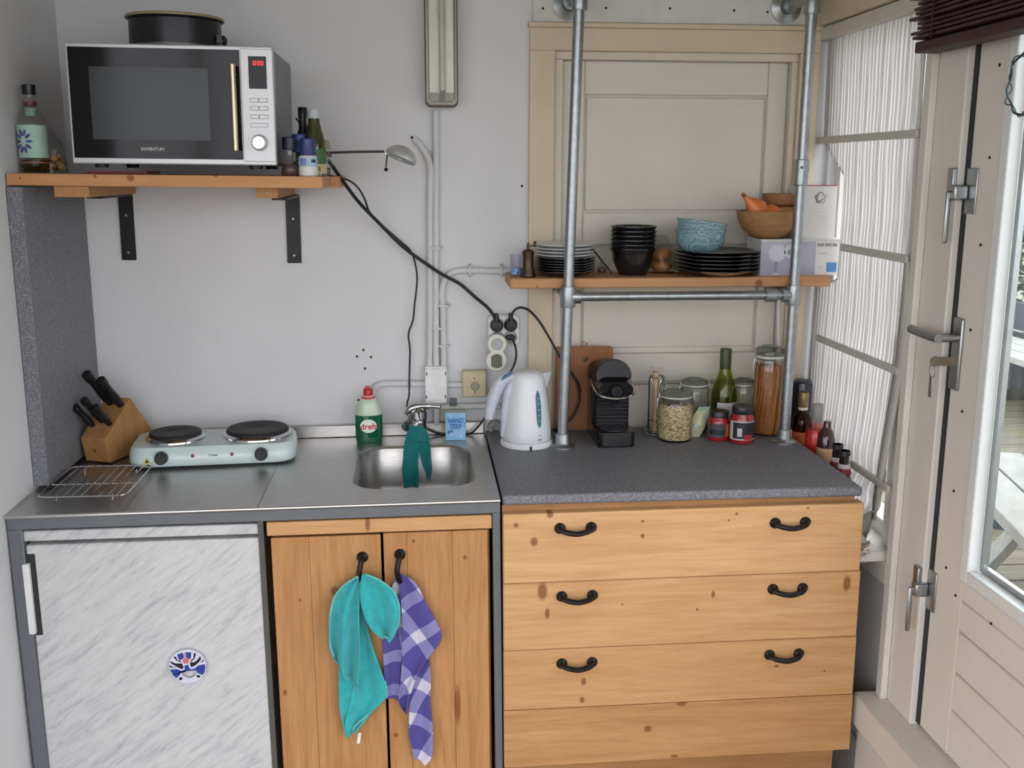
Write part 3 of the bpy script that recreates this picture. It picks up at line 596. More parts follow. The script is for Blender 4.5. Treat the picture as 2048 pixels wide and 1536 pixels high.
# ---------------------------------------------------------------- tap, cloth, bottles by the sink
fp = (0.8768,-0.0593,0.9)
tap = thing('tap', 'chrome single-lever mixer tap behind the sink bowl', 'tap', (fp[0], -.075, .9))
obj('tap_body', MB().lathe([(.026, 0), (.026, .006), (.021, .01), (.021, .062), (.024, .066), (.024, .085), (.016, .094), (.004, .096)], seg=28), CHROME, tap)
obj('spout', MB().tube(spline([(0, -.01, .045), (-.006, -.05, .052), (-.011, -.085, .056), (-.013, -.105, .050)], 6), [.013]*6+[.012]*6+[.011]*7, 16).lathe([(.0125, .028), (.0125, .052)], -.013, -.107, 0, 20), CHROME, tap)
obj('lever', MB().tube(spline([(-.028, -.004, .078), (-.02, -.008, .092), (0, -.008, .099), (.03, -.004, .098), (.06, 0, .094)], 5), [.011]*5+[.011]*5+[.009]*5+[.006]*5+[.004], 14), CHROME, tap)
obj('hose_joint', MB().lathe([(.012, 0), (.015, .003), (.015, .02), (.012, .024)], -.03, -.01, .05, 16, axis='y'), CHROME, tap)
DT = terry('dark_teal_cloth', '#15686a', '#1c7776')
cl = thing('dish_cloth', 'dark teal dish cloth draped over the tap spout above the sink', 'cloth', (0.8717,-0.19,0.814))
b = MB()
yc = -.212
sheet(b, [(0.8488,-0.205,0.9654),(0.8392,-0.205,0.9287),(0.836,-0.205,0.893),(0.833,-0.205,0.8665),(0.835,-0.205,0.8397),(0.8371,-0.205,0.8168)], [(0.8755,-0.205,0.9675),(0.8772,-0.205,0.912),(0.8741,-0.205,0.8789),(0.8762,-0.205,0.8521),(0.8759,-0.205,0.832),(0.8731,-0.205,0.8159)], 18, 36, .014, 5, .5, yc)
obj('front_fold', b, DT, cl, world=True, sub=1, solid=.003, ang=180)
b = MB(); sheet(b, [(0.8678,-0.195,0.9651),(0.8771,-0.195,0.9093),(0.8819,-0.195,0.8892),(0.8868,-0.195,0.869),(0.8942,-0.195,0.85),(0.8953,-0.195,0.8352)], [(0.8958,-0.195,0.9619),(0.9056,-0.195,0.9286),(0.9077,-0.195,0.8953),(0.9098,-0.195,0.8618),(0.907,-0.195,0.8417),(0.9043,-0.195,0.8323)], 16, 30, .012, 5, 2, -.206); obj('side_fold', b, DT, cl, world=True, sub=1, solid=.003, ang=180)
b = MB(); sheet(b, [(0.8604,-0.2,0.9797),(0.8526,-0.2,0.9693),(0.846,-0.2,0.9563),(0.8419,-0.2,0.9379)], [(0.8833,-0.2,0.9793),(0.8933,-0.2,0.9685),(0.9008,-0.2,0.9552),(0.9056,-0.2,0.9366)], 14, 14, .010, 3, .5, -.202, .012, 1); obj('top_fold', b, DT, cl, world=True, sub=1, solid=.003, ang=180)
# dish soap
bp = (0.7446,-0.0699,0.9); dl_ = thing('dish_soap_bottle', 'green dish soap bottle with red cap and dreft label behind the hot plate', 'bottle', (bp[0], -.075, .9))
k_ = 0.0013
prof = [(24, 0), (26, 3), (27, 12), (27.5, 50), (27, 62), (24, 78), (17, 92), (12.5, 97), (12, 100)]
GR = glass('green_soap', '#0f7a4e', 1.4); 
obj('bottle_body', MB().lathe([(r*k_, z*k_) for r, z in prof], seg=36, sy=.62), mat('pale_green_plastic', '#b9cdb9', .25, coat=.3), dl_)
obj('soap_fill', MB().lathe([(r*k_+.0005, z*k_) for r, z in [(24, .5), (26, 3), (27, 12), (27.5, 50), (27.2, 60)]], seg=36, sy=.63), mat('green_liquid', '#0c5a3c', .12, coat=.5), dl_)
obj('collar_label', MB().lathe([(17.2*k_, 89*k_), (14*k_, 96*k_), (12.8*k_, 98*k_)], seg=28, sy=.66), mat('red_label', '#c9414b', .4), dl_)
obj('cap', MB().lathe([(9.5*k_, 100*k_), (10*k_, 104*k_), (9.5*k_, 112*k_), (8*k_, 114*k_)], seg=20).box(-.008, .004, -.006, .006, 114*k_, 118*k_), mat('red_cap', '#b8202c', .35), dl_)
obj('label', MB().prism([(16*k_*cos(a)*1.05, 39*k_+14*k_*sin(a)) for a in [i*2*pi/24 for i in range(24)]], -.0245, -.012), mat('label_white', '#e3ebe2', .4), dl_)
text('lettering', 'dreft', 17*k_, mat('label_red', '#c4202e', .4), dl_, (0, -.0249, 38*k_), bold=.0004)
# hand soap
hb = thing('hand_soap_bottle', 'clear hand soap bottle with light blue label beside the tap', 'bottle', ((0.9696,-0.0718,0.9)[0], -.07, .9))
w_, h_ = 0.067, 0.0939
def boxring(w, d, z, r): return [(x, y, z) for x, y in rrect(w, d, r, 5)]
obj('bottle_body', MB().loft([boxring(w_*.96, .036, 0, .012), boxring(w_, .04, .004, .013), boxring(w_, .04, h_*.85, .013), boxring(w_*.9, .036, h_*.95, .014), boxring(w_*.5, .026, h_, .012), boxring(w_*.36, .022, h_*1.02, .0108)]), glass('soap_clear', '#fcfdf8', 1.3), hb)
obj('soap_fill', MB().loft([boxring(w_*.9, .03, .004, .01), boxring(w_*.9, .032, h_*.82, .011)]), glass('soap_liquid', '#f8f9ee', 1.2), hb)
obj('pump_collar', MB().lathe([(.010, h_*1.02), (.0105, h_*1.04), (.0105, h_*1.22), (.009, h_*1.24)], seg=18), glass('collar_clear', '#c8ccd0', 1.4, .2), hb)
def bluelab():
    t = NT('sky_blue_label'); t.col(t.ramp(t.noise(t.pos((1, 1, 1)), 30, 3), [(.35, c('#6fb1e0')), (.7, c('#a5cdec'))])); t.set(Roughness=.5); return t.m
lx = w_*.10; obj('label', MB().box(lx-w_*.42, lx+w_*.38, -.0208, -.0202, h_*.06, h_*.86), bluelab(), hb)
BLU = mat('print_blue', '#2b62a8', .5)
text('lettering', 'HAND', .018, BLU, hb, (lx-w_*.02, -.0212, h_*.63), sx=.78, bold=.0003); text('lettering', 'ZEEP', .018, BLU, hb, (lx-w_*.02, -.0212, h_*.46), sx=.84, bold=.0003); text('lettering', 'gel', .0135, BLU, hb, (lx-w_*.22, -.0212, h_*.33), bold=.0004)
obj('bubble_print', MB().lathe([(.003, 0), (.003, .0006)], lx+w_*.2, -.0206, h_*.19, 14, axis='y'), PAPER, hb); obj('bubble_print', MB().lathe([(.002, 0), (.002, .0006)], lx-w_*.2, -.0206, h_*.77, 14, axis='y'), PAPER, hb)
# ---------------------------------------------------------------- hot plate
MINT = mat('mint_white_enamel', '#c6d6d6', .3, var=.02, coat=.3)
hA, hB = Vector((0.1655,-0.2044,0.9)), Vector((0.5751,-0.1521,0.9)); hb_ = Vector((0.2061,-0.0439,0.94))
cen = Vector((0.3655,-0.1823,0.93)); 
ang = math.atan2(hB.y-hA.y, hB.x-hA.x)
HW, HD, HH = .40, .195, .052
hpz = thing('hot_plate', 'mint white double electric hot plate with two black burners on the steel top', 'hot plate', (cen.x, cen.y-.005, .9), (0, 0, radians(4.5)))
def hring(kx, ky, z, r): return [(x, y, z) for x, y in rrect(HW*kx, HD*ky, r, 8)]
obj('casing', MB().loft([hring(.97, .95, .006, .04), hring(1, 1, .012, .045), hring(1, .99, .03, .045), hring(.985, .9, HH-.006, .042), hring(.965, .86, HH, .04)]), MINT, hpz, ang=50)
for x_, y_ in ((-.17, -.07), (.17, -.07), (.17, .07), (-.17, .07)): obj('foot', MB().lathe([(.01, 0), (.011, .007)], x_, y_, 0, 14), RUBBER, hpz)
for x_, y_, r_ in ((-.098, .008, .066), (.103, .016, .080)):
    ring_ = obj('burner_ring', MB().lathe([(r_+.007, HH-.001), (r_+.006, HH+.004), (r_-.002, HH+.009), (r_-.006, HH+.004)], x_, y_, 0, 48), CHROME, hpz)
    obj('burner', MB().lathe([(r_-.004, HH+.002), (r_-.002, HH+.014), (r_-.006, HH+.018), (r_*.35, HH+.018), (r_*.3, HH+.0165), (.0005, HH+.0165)], x_, y_, 0, 48), mat('cast_iron', '#26252a', .6, .2), hpz)
for x_ in (-.118, .118):
    kn = obj('knob', MB().lathe([(.0155, 0), (.0165, .004), (.0145, .017), (.0125, .019)], x_, -HD/2+.004, .03, 24, axis='y'), BLACK, hpz)
    obj('knob_pointer', MB().box(x_-.002, x_+.002, -HD/2-.019, -HD/2-.015, .03, .045), BLACK, hpz)
for x_ in (-.045, .048): obj('indicator_lamp', MB().lathe([(.0045, 0), (.004, .003), (.0005, .004)], x_, -HD/2+.002, .032, 12, axis='y'), mat('red_lamp', '#7a2734', .25), hpz)
text('lettering', 'Tristar', .0085, mat('print_black', '#222', .5) if 0 else BLACK, hpz, (.004, -HD/2-.0006, .032))
obj('warning_sign', MB().prism([(-.163, .016), (-.141, .016), (-.152, .034)], -HD/2-.0008, -HD/2+.003), mat('warning_yellow', '#c9c27a', .5), hpz); obj('warning_symbol', MB().prism([(-.157, .019), (-.147, .019), (-.152, .028)], -HD/2-.0014, -HD/2), BLACK, hpz)
# ---------------------------------------------------------------- knife block
KB = wood('block_wood', '#b48a58', '#946a3e', 'z', 1.5)
kbp = (0.0849,-0.2116,0.9)
ka = thing('knife_block', 'wooden knife block with black handled knives in the corner beside grey panel', 'knife block', (kbp[0]+.013, kbp[1]+.05, .9), (0, 0, radians(-22)))
# local: front face towards -y, block leans back; side profile in (y,z)
prof_ = [(-.055, 0), (.075, 0), (.055, .09), (.018, .135), (-.055, .06)]
prof_ = [(-.05, 0), (.05, 0), (.118, .055), (.063, .145), (-.05, .055)]
prof_ = [(-.05, 0), (.085, 0), (.125, .04), (.045, .145), (-.062, .062)]
obj('block', MB().prism([(y, z) for y, z in prof_], -.036, .036, 'x'), KB, ka, bev=.0015)
text('lettering', 'JK', .012, mat('burnt_brown', '#6b4a28', .6), ka, (0, -.0575, .03), rot=(pi/2+.1, 0, 0))
dirv = Vector((0, -.083, .107)).normalized(); along = Vector((0, .107, .083)).normalized()
nrm = Vector((0, -.61, .79))
def knife(x, s, L, r, yaw=0):
    base = Vector((x, -.062+.107*s, .062+.083*s)); k = base
    d = (nrm+Vector((yaw, 0, 0))).normalized(); pts = [k-d*.004, k+d*L*.15, k+d*L*.5, k+d*L*.8, k+d*L]
    q = obj('knife', MB().tube([tuple(p) for p in spline([tuple(p) for p in pts], 4)], [r*.8]*4+[r]*4+[r*.9]*4+[r*1.1]*4+[r*.7], 10), BLACK, ka); q.scale = (1, 1, 1)
    for tt in (.2, .45): obj('rivet', MB().lathe([(.0018, 0), (.0018, .0014)], *(k+d*L*tt+Vector((0, -r*.9, .0))), 8, axis='y'), SCREWM, q)
knife(-.012, .85, .115, .012, -.1); knife(.02, .82, .10, .0115, -.08); knife(-.004, .42, .085, .0095, -.12); knife(.022, .36, .07, .009, -.1); knife(-.024, .3, .075, .009, -.16)
# ---------------------------------------------------------------- wire cooling rack
wrk = thing('cooling_rack', 'thin chrome wire cooling rack lying on the steel top in front of the knife block', 'rack', (0.15, -.42, .9))
q = [Vector((0.054,-0.5415,0.913)), Vector((0.2359,-0.5491,0.913)), Vector((0.2554,-0.301,0.913)), Vector((0.0603,-0.2769,0.913))]
RX0, RX1, RY0, RY1 = .045, .235, -.535, -.295
obj('rim', MB().tube([(x, y, .913) for x, y in rrect(RX1-RX0, RY1-RY0, .02, 5, (RX0+RX1)/2, (RY0+RY1)/2)], .002, 8, True), CHROME, wrk, world=True)
for i in range(1, 10): x = RX0+(RX1-RX0)*i/10; obj('wire', MB().tube([(x, RY0, .9145), (x, RY1, .9145)], .0012, 6), CHROME, wrk, world=True)
for y in (RY0+.1, ): obj('cross_wire', MB().tube([(RX0, y, .911), (RX1, y, .911)], .0016, 6), CHROME, wrk, world=True)
for x in (RX0+.04, RX1-.03):
    for y in (RY0+.012, RY1-.03): obj('foot', MB().tube([(x, y, .913), (x, y-.004, .9012), (x, y-.012, .9012), (x, y-.016, .913)], .0015, 6), CHROME, wrk, world=True)

# ================================================================ LEFT SHELF
ST = radians(.5)
SHW = wood('shelf_pine', '#cc9a6c', '#b68052', 'x', 1.0, (((0.2637,-0.42,1.5961), .009, .008), ((0.1891,-0.42,1.5992), .004, .004), ((0.446,-0.42,1.6007), .004, .003), ((0.6383,-0.42,1.6054), .014, .004), ((0.0322,-0.42,1.5957), .003, .003)))
BLW = wood('block_pine', '#be9060', '#a47446', 'y', 1.2)
ZS = 1.606
sh = thing('wall_shelf', 'two-plank pine shelf on black iron brackets under the microwave', 'shelf', (0, -.2, ZS), (0, ST, 0))
sxr, sxb = 0.6758, 0.6973
obj('plank', MB().box(.003, sxr, -.42, -.216, ZS-.026, ZS), SHW, sh, world=True, bev=.0015)
obj('plank', MB().box(.003, sxb, -.214, -.006, ZS-.027, ZS-.001), SHW, sh, world=True, bev=.0015)
for (ua, ub, ue) in ((0.0973, 0.1711, 0), (0.5209, 0.5699, 0)):
    obj('support_block', MB().box(ua, ub, -.41 if ua < .3 else -.36, -.03, ZS-.05, ZS-.0265), BLW, sh, world=True, bev=.001)
for (xa_, z1_) in ((0.1369, 1.3848), (0.5598, 1.3787)):
    br = obj('bracket', MB().box(xa_-.018, xa_+.018, -.007, -.001, z1_, ZS-.056).box(xa_-.018, xa_+.018, -.26, -.001, ZS-.057, ZS-.0505), IRON, sh, world=True, bev=.001)
    for dz in (.03, .13): obj('screw', MB().lathe([(.0045, 0), (.003, .002)], xa_, -.007, z1_+(.02 if dz < .1 else .115), 10, axis='y'), SCREWM, br, world=False).location = tuple(-Vector(sh.location))
# ---------------------------------------------------------------- microwave
YM = -.435
mx0, mx1 = 0.148, 0.5794
mz0, mz1 = 1.625, 1.8741
MW, MH, MD = mx1-mx0, mz1-mz0, .33
mw = thing('microwave', 'silver microwave oven with black glass door and red clock on the left shelf', 'microwave', ((mx0+mx1)/2, YM+MD/2, mz0-.008), (0, ST, 0))
SILV = mat('silver_panel', '#c3c5c8', .35, .35, var=.02); SIDE = mat('grey_metal_case', '#6f7174', .35, .7, var=.03)
yf = -MD/2; hw = MW/2; z0_ = .008; z1_ = MH+.008
obj('case', MB().box(-hw+.004, hw-.002, yf+.02, MD/2, z0_, z1_-.004), SIDE, mw, bev=.006)
obj('front_frame', MB().box(-hw, hw, yf+.004, yf+.022, z0_, z1_), SILV, mw, bev=.003)
pxl = 0.5089-(mx0+mx1)/2; pxr = hw
def mxl(u): return u
dr = obj('door', MB().box(-hw+.006, pxl-.001, yf, yf+.006, z0_+.012, z1_-.009), mat('black_gloss', '#0f1014', .1, spec=.22), mw, bev=.001)
wx0, wx1 = 0.1956-(mx0+mx1)/2, 0.4418-(mx0+mx1)/2; wz0, wz1 = 1.6763-mz0+.008, 1.8258-mz0+.008
obj('window', MB().box(wx0, wx1, yf-.0008, yf+.002, wz0, wz1), mat('mesh_window', '#3a3e41', .2, var=.08, nscale=900, spec=.25), dr)
hx_ = 0.4971-(mx0+mx1)/2; hz0_, hz1_ = 1.6557-mz0+.008, 1.8336-mz0+.008
obj('handle', MB().tube([(hx_, yf-.022, hz0_), (hx_, yf-.022, hz1_)], .0065, 14).tube([(hx_, yf-.022, hz0_+.02), (hx_, yf, hz0_+.02)], .004, 8).tube([(hx_, yf-.022, hz1_-.02), (hx_, yf, hz1_-.02)], .004, 8), mat('warm_steel', '#b3a78f', .3, 1.0), dr)
text('lettering', 'INVENTUM', .0098, mat('logo_grey', '#b9bbbd', .4), dr, (0.3183-(mx0+mx1)/2, yf-.0006, 1.6565-mz0+.008), bold=.0002)
pn = obj('control_panel', MB().box(pxl+.001, pxr-.001, yf, yf+.006, z0_+.008, z1_-.006), mat('panel_silver', '#cfd1d5', .35, .2, var=.02), mw, bev=.0015)
def MX(u): return u-(mx0+mx1)/2
dx0, dx1, dz0, dz1 = MX(0.5271), MX(0.5649), 1.7859-mz0+.008, 1.8527-mz0+.008
obj('display', MB().box(dx0, dx1, yf-.001, yf+.002, dz0, dz1), mat('display_black', '#14151c', .15, spec=.2), pn)
# seven-segment digits
SEGR = mat('red_led', '#ff2a35', .4, emit=1.2)
def digit(x, z, w, h, on):
    t = w*.22; seg = {'a': (0, w, h-t, h), 'd': (0, w, 0, t), 'g': (0, w, h/2-t/2, h/2+t/2), 'f': (0, t, h/2, h), 'b': (w-t, w, h/2, h), 'e': (0, t, 0, h/2), 'c': (w-t, w, 0, h/2)}
    b = MB()
    for k in on: a = seg[k]; b.box(x+a[0], x+a[1], yf-.0016, yf-.0008, z+a[2], z+a[3])
    obj('clock_digit', b, SEGR, pn, smooth=False)
zc = 1.8343-mz0+.008; xs_ = MX(0.5373); sp = .0072
for i in range(3): digit(xs_+sp*i+(.002 if i else 0), zc, .0052, .0088, 'abcdef')
obj('clock_colon', MB().box(xs_+sp-.0006, xs_+sp+.0004, yf-.0016, yf-.0008, zc+.002, zc+.003).box(xs_+sp-.0006, xs_+sp+.0004, yf-.0016, yf-.0008, zc+.006, zc+.007), SEGR, pn)
BT = mat('button_outline', '#55575c', .5); 
for r_, v_ in enumerate((0, 1, 2)):
    zz = [1.7622, 1.7455, 1.7278][r_]-mz0+.008
    for s_ in (0, 1):
        a_ = MX(0.5278)+s_*.0192; q = obj('button', MB().box(a_, a_+.0182, yf-.0006, yf+.001, zz-.0042, zz+.0042), BT, pn); obj('button_face', MB().box(a_+.0009, a_+.0173, yf-.0012, yf, zz-.0033, zz+.0033), MATS['panel_silver'], q)
zz = 1.71-mz0+.008; a_ = MX(0.5269); q = obj('button', MB().box(a_, a_+.0375, yf-.0006, yf+.001, zz-.0042, zz+.0042), BT, pn); obj('button_face', MB().box(a_+.0009, a_+.0366, yf-.0012, yf, zz-.0033, zz+.0033), MATS['panel_silver'], q)
obj('dial', MB().lathe([(.0175, 0), (.0175, .004), (.0155, .006), (.0148, .018), (.013, .0195), (.0005, .0195)], MX(0.5453), yf, 1.6732-mz0+.008, 36, axis='y'), mat('dial_silver', '#d4d8da', .25, .5), pn)
for x_, y_ in ((-hw+.05, yf+.04), (hw-.05, yf+.04), (hw-.05, MD/2-.04), (-hw+.05, MD/2-.04)): obj('foot', MB().lathe([(.014, 0), (.015, .0085)], x_, y_, 0, 16), RUBBER, mw)
# things tucked beneath: red mat, cake tin on top
single('red_book', MB().box(0.1595, 0.1595+.13, -.38, -.26, ZS-.0005, ZS+.004), mat('red_cover', '#7d1f2c', .5), 'thin red booklet lying under the front left of the microwave', 'booklet')
tn = thing('cake_tin', 'dark grey springform cake tin with beige rim on top of the microwave', 'cake tin', (0.3477, -.28, mz1+.004), (0, ST, 0))
TR = 0.1033; TH = 0.063
DKT = mat('dark_nonstick', '#2b2c31', .35, .5, var=.1)
obj('tin_base', MB().lathe([(TR*.97, 0), (TR*.99, .002), (TR*.99, .006), (.001, .006)], seg=48), mat('base_beige', '#6c6a66', .4, .5), tn)
obj('tin_wall', MB().lathe([(TR*.965, .003), (TR*.97, .008), (TR*.965, TH-.004), (TR*1.03, TH), (TR*1.03, TH+.003), (TR*.95, TH), (TR*.95, .008)], seg=48), DKT, tn)
obj('rim', MB().lathe([(TR*1.03, TH+.001), (TR*1.045, TH+.004), (TR*1.02, TH+.007), (TR*.98, TH+.004)], seg=48), mat('rim_beige', '#a59a78', .4, .3), tn)
obj('latch', MB().tube(spline([(TR*.96, -.03, .018), (TR*1.06, -.03, .026), (TR*1.10, -.028, .018), (TR*1.06, -.026, .01)], 5), .0045, 8).box(TR*.93, TH*0+TR*1.04, -.036, -.02, .014, .03), BLACK, tn)
# ---------------------------------------------------------------- bottles on the shelf
def bottle(name, label, cat, loc, prof, m, seg=28, sy=1, parts=(), rot=(0,0,0), group=None):
    t = thing(name, label, cat, loc, rot, group); obj('glass', MB().lathe(prof, seg=seg, sy=sy), m, t)
    for nm, pf, mm in parts: obj(nm, MB().lathe(pf, seg=seg, sy=sy), mm, t)
    return t
kx = 0.0011
def K(pf, k): return [(r*k, z*k) for r, z in pf]
gb = bottle('gin_bottle', 'clear bottle with black cap and pale green flower label at the left wall', 'bottle', (max(.035, 0.028), -.33, ZS), K([(27,0),(28,3),(28,95),(26,112),(18,126),(13,136),(12,152),(12,156)], kx), CLEAR,
   parts=(('liquid', K([(26,2),(27,4),(27,24),(26,24.5)], kx), glass('amber_rest', '#b7b27a', 1.35)), ('cap', K([(12.5,154),(13,156),(13,172),(12,173)], kx), BLACK), ('band', K([(28.1,19),(28.3,19.5),(28.3,22),(28.1,22.5)], kx), mat('copper_band', '#8c5f43', .5)), ('inner_label', K([(11,112),(11.2,113),(11.2,126),(11,127)], kx), mat('mint_back', '#7fa491', .6)), ('neck_mark', K([(12.1,132),(12.3,132.5),(12.3,140),(12.1,140.5)], kx), mat('label_dark_red', '#6d3238', .5))))
obj('label', arc_patch(28.2*kx, 64*kx, -80, 88, 30*kx), mat('mint_label', '#a9cbbd', .6), gb)
FL = mat('flower_purple', '#57406f', .6); FB = mat('flower_blue', '#3c5fae', .6)
for i in range(10):
    a = i*2*pi/10; cx_, cz_ = -.011+.0165*cos(a)*.8, 62*kx+.019*sin(a)
    pts = [(cx_+.0075*cos(a)*cos(t)-.0032*sin(a)*sin(t), cz_+.0075*sin(a)*cos(t)+.0032*cos(a)*sin(t)) for t in [j*2*pi/10 for j in range(10)]]
    b = MB(); rr = 28.2*kx+.0008; b.v = [(x, -math.sqrt(max(1e-6, rr*rr-x*x)), z) for x, z in pts]+[(x, -math.sqrt(max(1e-6, rr*rr-x*x))-.0005, z) for x, z in pts]; b.f = [tuple(range(10)), tuple(range(19, 9, -1))]+[(j, (j+1) % 10, 10+(j+1) % 10, 10+j) for j in range(10)]
    obj('petal', b, FL if i % 2 else FB, gb, smooth=False)
# bag of nuts
nb = thing('nut_bag', 'clear plastic bag of nuts slumped between the bottle and the microwave', 'bag', (0.0625-.006, -.30, ZS))
r = random.Random(5); 
for i in range(46):
    a, q = r.uniform(0, 2*pi), r.uniform(0, 1)**.5; hgt = r.uniform(0, .05*(1-q*.7)); s = r.uniform(.005, .0075)
    if i == 0: proto = obj('nut', MB().lathe([(.0002, -1), (.6, -.75), (.95, -.2), (.9, .3), (.5, .8), (.0002, 1)], seg=8), mat('nut_tan', '#b8905c', .6, var=.3, nscale=60), nb); o = proto
    else: o = proto.copy(); COL.objects.link(o)
    o.location = (.029*q*cos(a), .023*q*sin(a), .007+hgt*1.2); o.scale = (s, s*1.2, s); o.rotation_euler = (r.uniform(0, 3), r.uniform(0, 3), 0)
BAGM = glass('bag_film', '#f0f2f2', 1.35, .15)
def bagf(w, d, h, sd):
    rr = random.Random(sd); rings = []
    for i in range(9):
        v = i/8; kk = (1-.15*v-.55*max(0, v-.55)/.45)
        rings.append([(w*kk*cos(a)*(1+.08*sin(a*5+v*9)), d*kk*sin(a)*(1+.1*sin(a*4+v*7)), h*v) for a in [j*2*pi/20 for j in range(20)]])
    return MB().loft(rings)
obj('film', bagf(.036, .030, .1, 2), BAGM, nb)
# right-hand cluster
k1 = 0.0011
zb_ = ZS-.0065
pg = bottle('pepper_grinder', 'glass pepper grinder with dark navy cap beside the microwave', 'grinder', (0.6015, -.375, zb_), K([(17,0),(19,3),(19,18),(14,34),(12.5,48),(13,54)], k1), CLEAR,
   parts=(('pepper', K([(16,2),(17.5,4),(17.5,15),(12,24),(11,26)], k1), mat('pepper_mix', '#4a3430', .8, var=.5, nscale=700)), ('cap', K([(14,54),(15,55),(14.5,76),(13,78)], k1), mat('navy_cap', '#1d2338', .4))))
sg = bottle('salt_grinder', 'white salt grinder with bright blue cap at the front of the shelf', 'grinder', (0.6423, -.385, zb_-.0002), K([(16,0),(19,3),(19,18),(18,40),(16,42)], k1), mat('salt_white', '#d9d9d6', .5),
   parts=(('label', K([(18.9,20),(19.2,20.5),(18.5,38),(18.1,38.5)], k1), mat('pale_blue_label', '#9fc0d4', .5)), ('cap', K([(16,42),(16.5,43),(15,74),(13,76)], k1), mat('blue_cap', '#27346f', .35))))
obj('label_mark', arc_patch(19.2*k1, 13*k1, -45, -5, 23*k1, 8), mat('label_violet', '#7d78b8', .5), sg); obj('label_mark', arc_patch(19.2*k1, 6*k1, 25, 55, 28*k1, 8), mat('navy_cap', '#1d2338'), sg)
bottle('spice_jar', 'tall spice jar with royal blue lid standing behind the salt grinder', 'jar', (0.6171, -.325, zb_-.0004), K([(13,0),(14,2),(14,44),(12,50)], k1), CLEAR,
   parts=(('spice', K([(12.5,2),(13,3),(13,30),(12,31)], k1), mat('spice_brown', '#5c4a38', .8)), ('lid', K([(14,50),(14.5,52),(14.5,83),(13.5,84),(13.2,86)], k1), mat('royal_blue', '#26388a', .35))))
ob = bottle('oil_bottle', 'green olive oil bottle with white screw cap at the right end of left shelf', 'bottle', (0.6497, -.30, zb_-.0006), K([(20,0),(22,2),(22,50),(20,68),(14,88),(11.5,100),(11,108)], k1*1.1), mat('olive_glass', '#3a3d1c', .1, coat=.5),
   parts=(('cap', K([(12,108),(12.5,109),(12.5,123),(12,124)], k1*1.1), mat('cap_white', '#b4bcc2', .4)),))
obj('label', arc_patch(22.1*k1*1.1, 30*k1, -70, 75, 26*k1), mat('oil_green', '#3c6a33', .5), ob); obj('label', arc_patch(22.1*k1*1.1, 20*k1, -70, 75, 6*k1), mat('oil_cream', '#c6b98a', .5), ob); obj('label_mark', arc_patch(22.4*k1*1.1, 10*k1, -5, 30, 11*k1, 8), mat('olive_print', '#7b6a2a', .5), ob)
bottle('sauce_bottle', 'slim black bottle with tall dark neck behind the spice jar', 'bottle', (0.6205, -.26, zb_-.0006), K([(15,0),(16,2),(16,60),(13,74),(8,88),(7.5,108),(8.5,109),(8.5,127),(8,128)], k1*1.12), mat('dark_bottle', '#141414', .25))
bottle('toothpick_jar', 'small clear jar with red band at the very end of the left shelf', 'jar', (0.6718, -.24, zb_-.0012), K([(8,0),(9,2),(9,50),(8,54)], k1*1.1), CLEAR, parts=(('lid', K([(8,54),(8.5,55),(7,64),(4,70)], k1*1.1), mat('pale_lid', '#9a9a86', .5)), ('band', K([(9.1,38),(9.2,38.5),(9.2,46),(9.1,46.5)], k1*1.1), mat('maroon_band', '#6a4248', .6))))
pa = [(0.6007,-0.22,1.7342),(0.6095,-0.22,1.7205),(0.6159,-0.22,1.7044)]
single('black_straw', MB().tube([XYZ for XYZ in (pa[0], pa[1], pa[2], (pa[2][0]+.012, -.235, pa[2][2]-.035))], .0022, 8), BLACK, 'thin black stick leaning between the dark bottle and the microwave', 'stick')
# clip lamp
LS = mat('lamp_silver', '#c6c8c9', .4, .6)
la = thing('clip_lamp', 'silver reading lamp with domed shade on a thin arm over the shelf end', 'lamp', (0.6822,-0.22,1.6538))
obj('arm', MB().tube([(0.6539,-0.22,1.6537),(0.7248,-0.22,1.6563),(0.8127,-0.22,1.6578)], .003, 8), mat('arm_grey', '#55565a', .35, .8), la, world=True)
obj('stem', MB().tube([(0.6657,-0.22,1.6537), (0.6657, -.22, ZS-.005)], .004, 8), MATS['arm_grey'], la, world=True)
obj('clamp', MB().box(0.6644-.012, 0.6644+.012, -.232, -.212, ZS-.004, ZS+.014), MATS['arm_grey'], la, world=True, bev=.002)
cp = Vector((0.8433,-0.22,1.6403)); Rl = 0.0396
dome = MB().lathe([(Rl*math.cos(t), Rl*.82*math.sin(t)) for t in [i*pi/2/10 for i in range(11)]]+[(Rl*.02, Rl*.80)]+[(Rl*.96*math.cos(t), Rl*.78*math.sin(t)) for t in [i*pi/2/10 for i in range(9, -1, -1)]], seg=36)
obj('shade', dome, LS, la, loc=tuple(cp-Vector(la.location)), rot=(radians(-8), radians(22), 0))
obj('bulb', MB().lathe([(.0002, -.004), (.008, 0), (.011, .01), (.008, .02), (.0002, .024)], seg=14), PAPER, la, loc=tuple(cp-Vector(la.location)), rot=(radians(-8), radians(22), 0))
obj('joint', MB().lathe([(.006, -.008), (.007, -.004), (.007, .004), (.006, .008)], *(0.8126,-0.22,1.6555), 12, axis='y'), LS, la, world=True)
obj('tilt_grip', MB().tube([(0.8141,-0.232,1.6518),(0.8113,-0.232,1.6355),(0.8098,-0.232,1.6214)], .0018, 8), BLACK, la, world=True)
obj('grip_ball', MB().lathe([(.0002, -.005), (.0035, -.0035), (.005, 0), (.0035, .0035), (.0002, .005)], *(0.8097,-0.232,1.6156), 12), BLACK, la, world=True)

# ================================================================ BACK WALL FITTINGS
CREAMPL = mat('old_cream_plastic', '#cdbf9c', .45); WPIPE = mat('painted_conduit', '#d0d1d3', .6, var=.03)
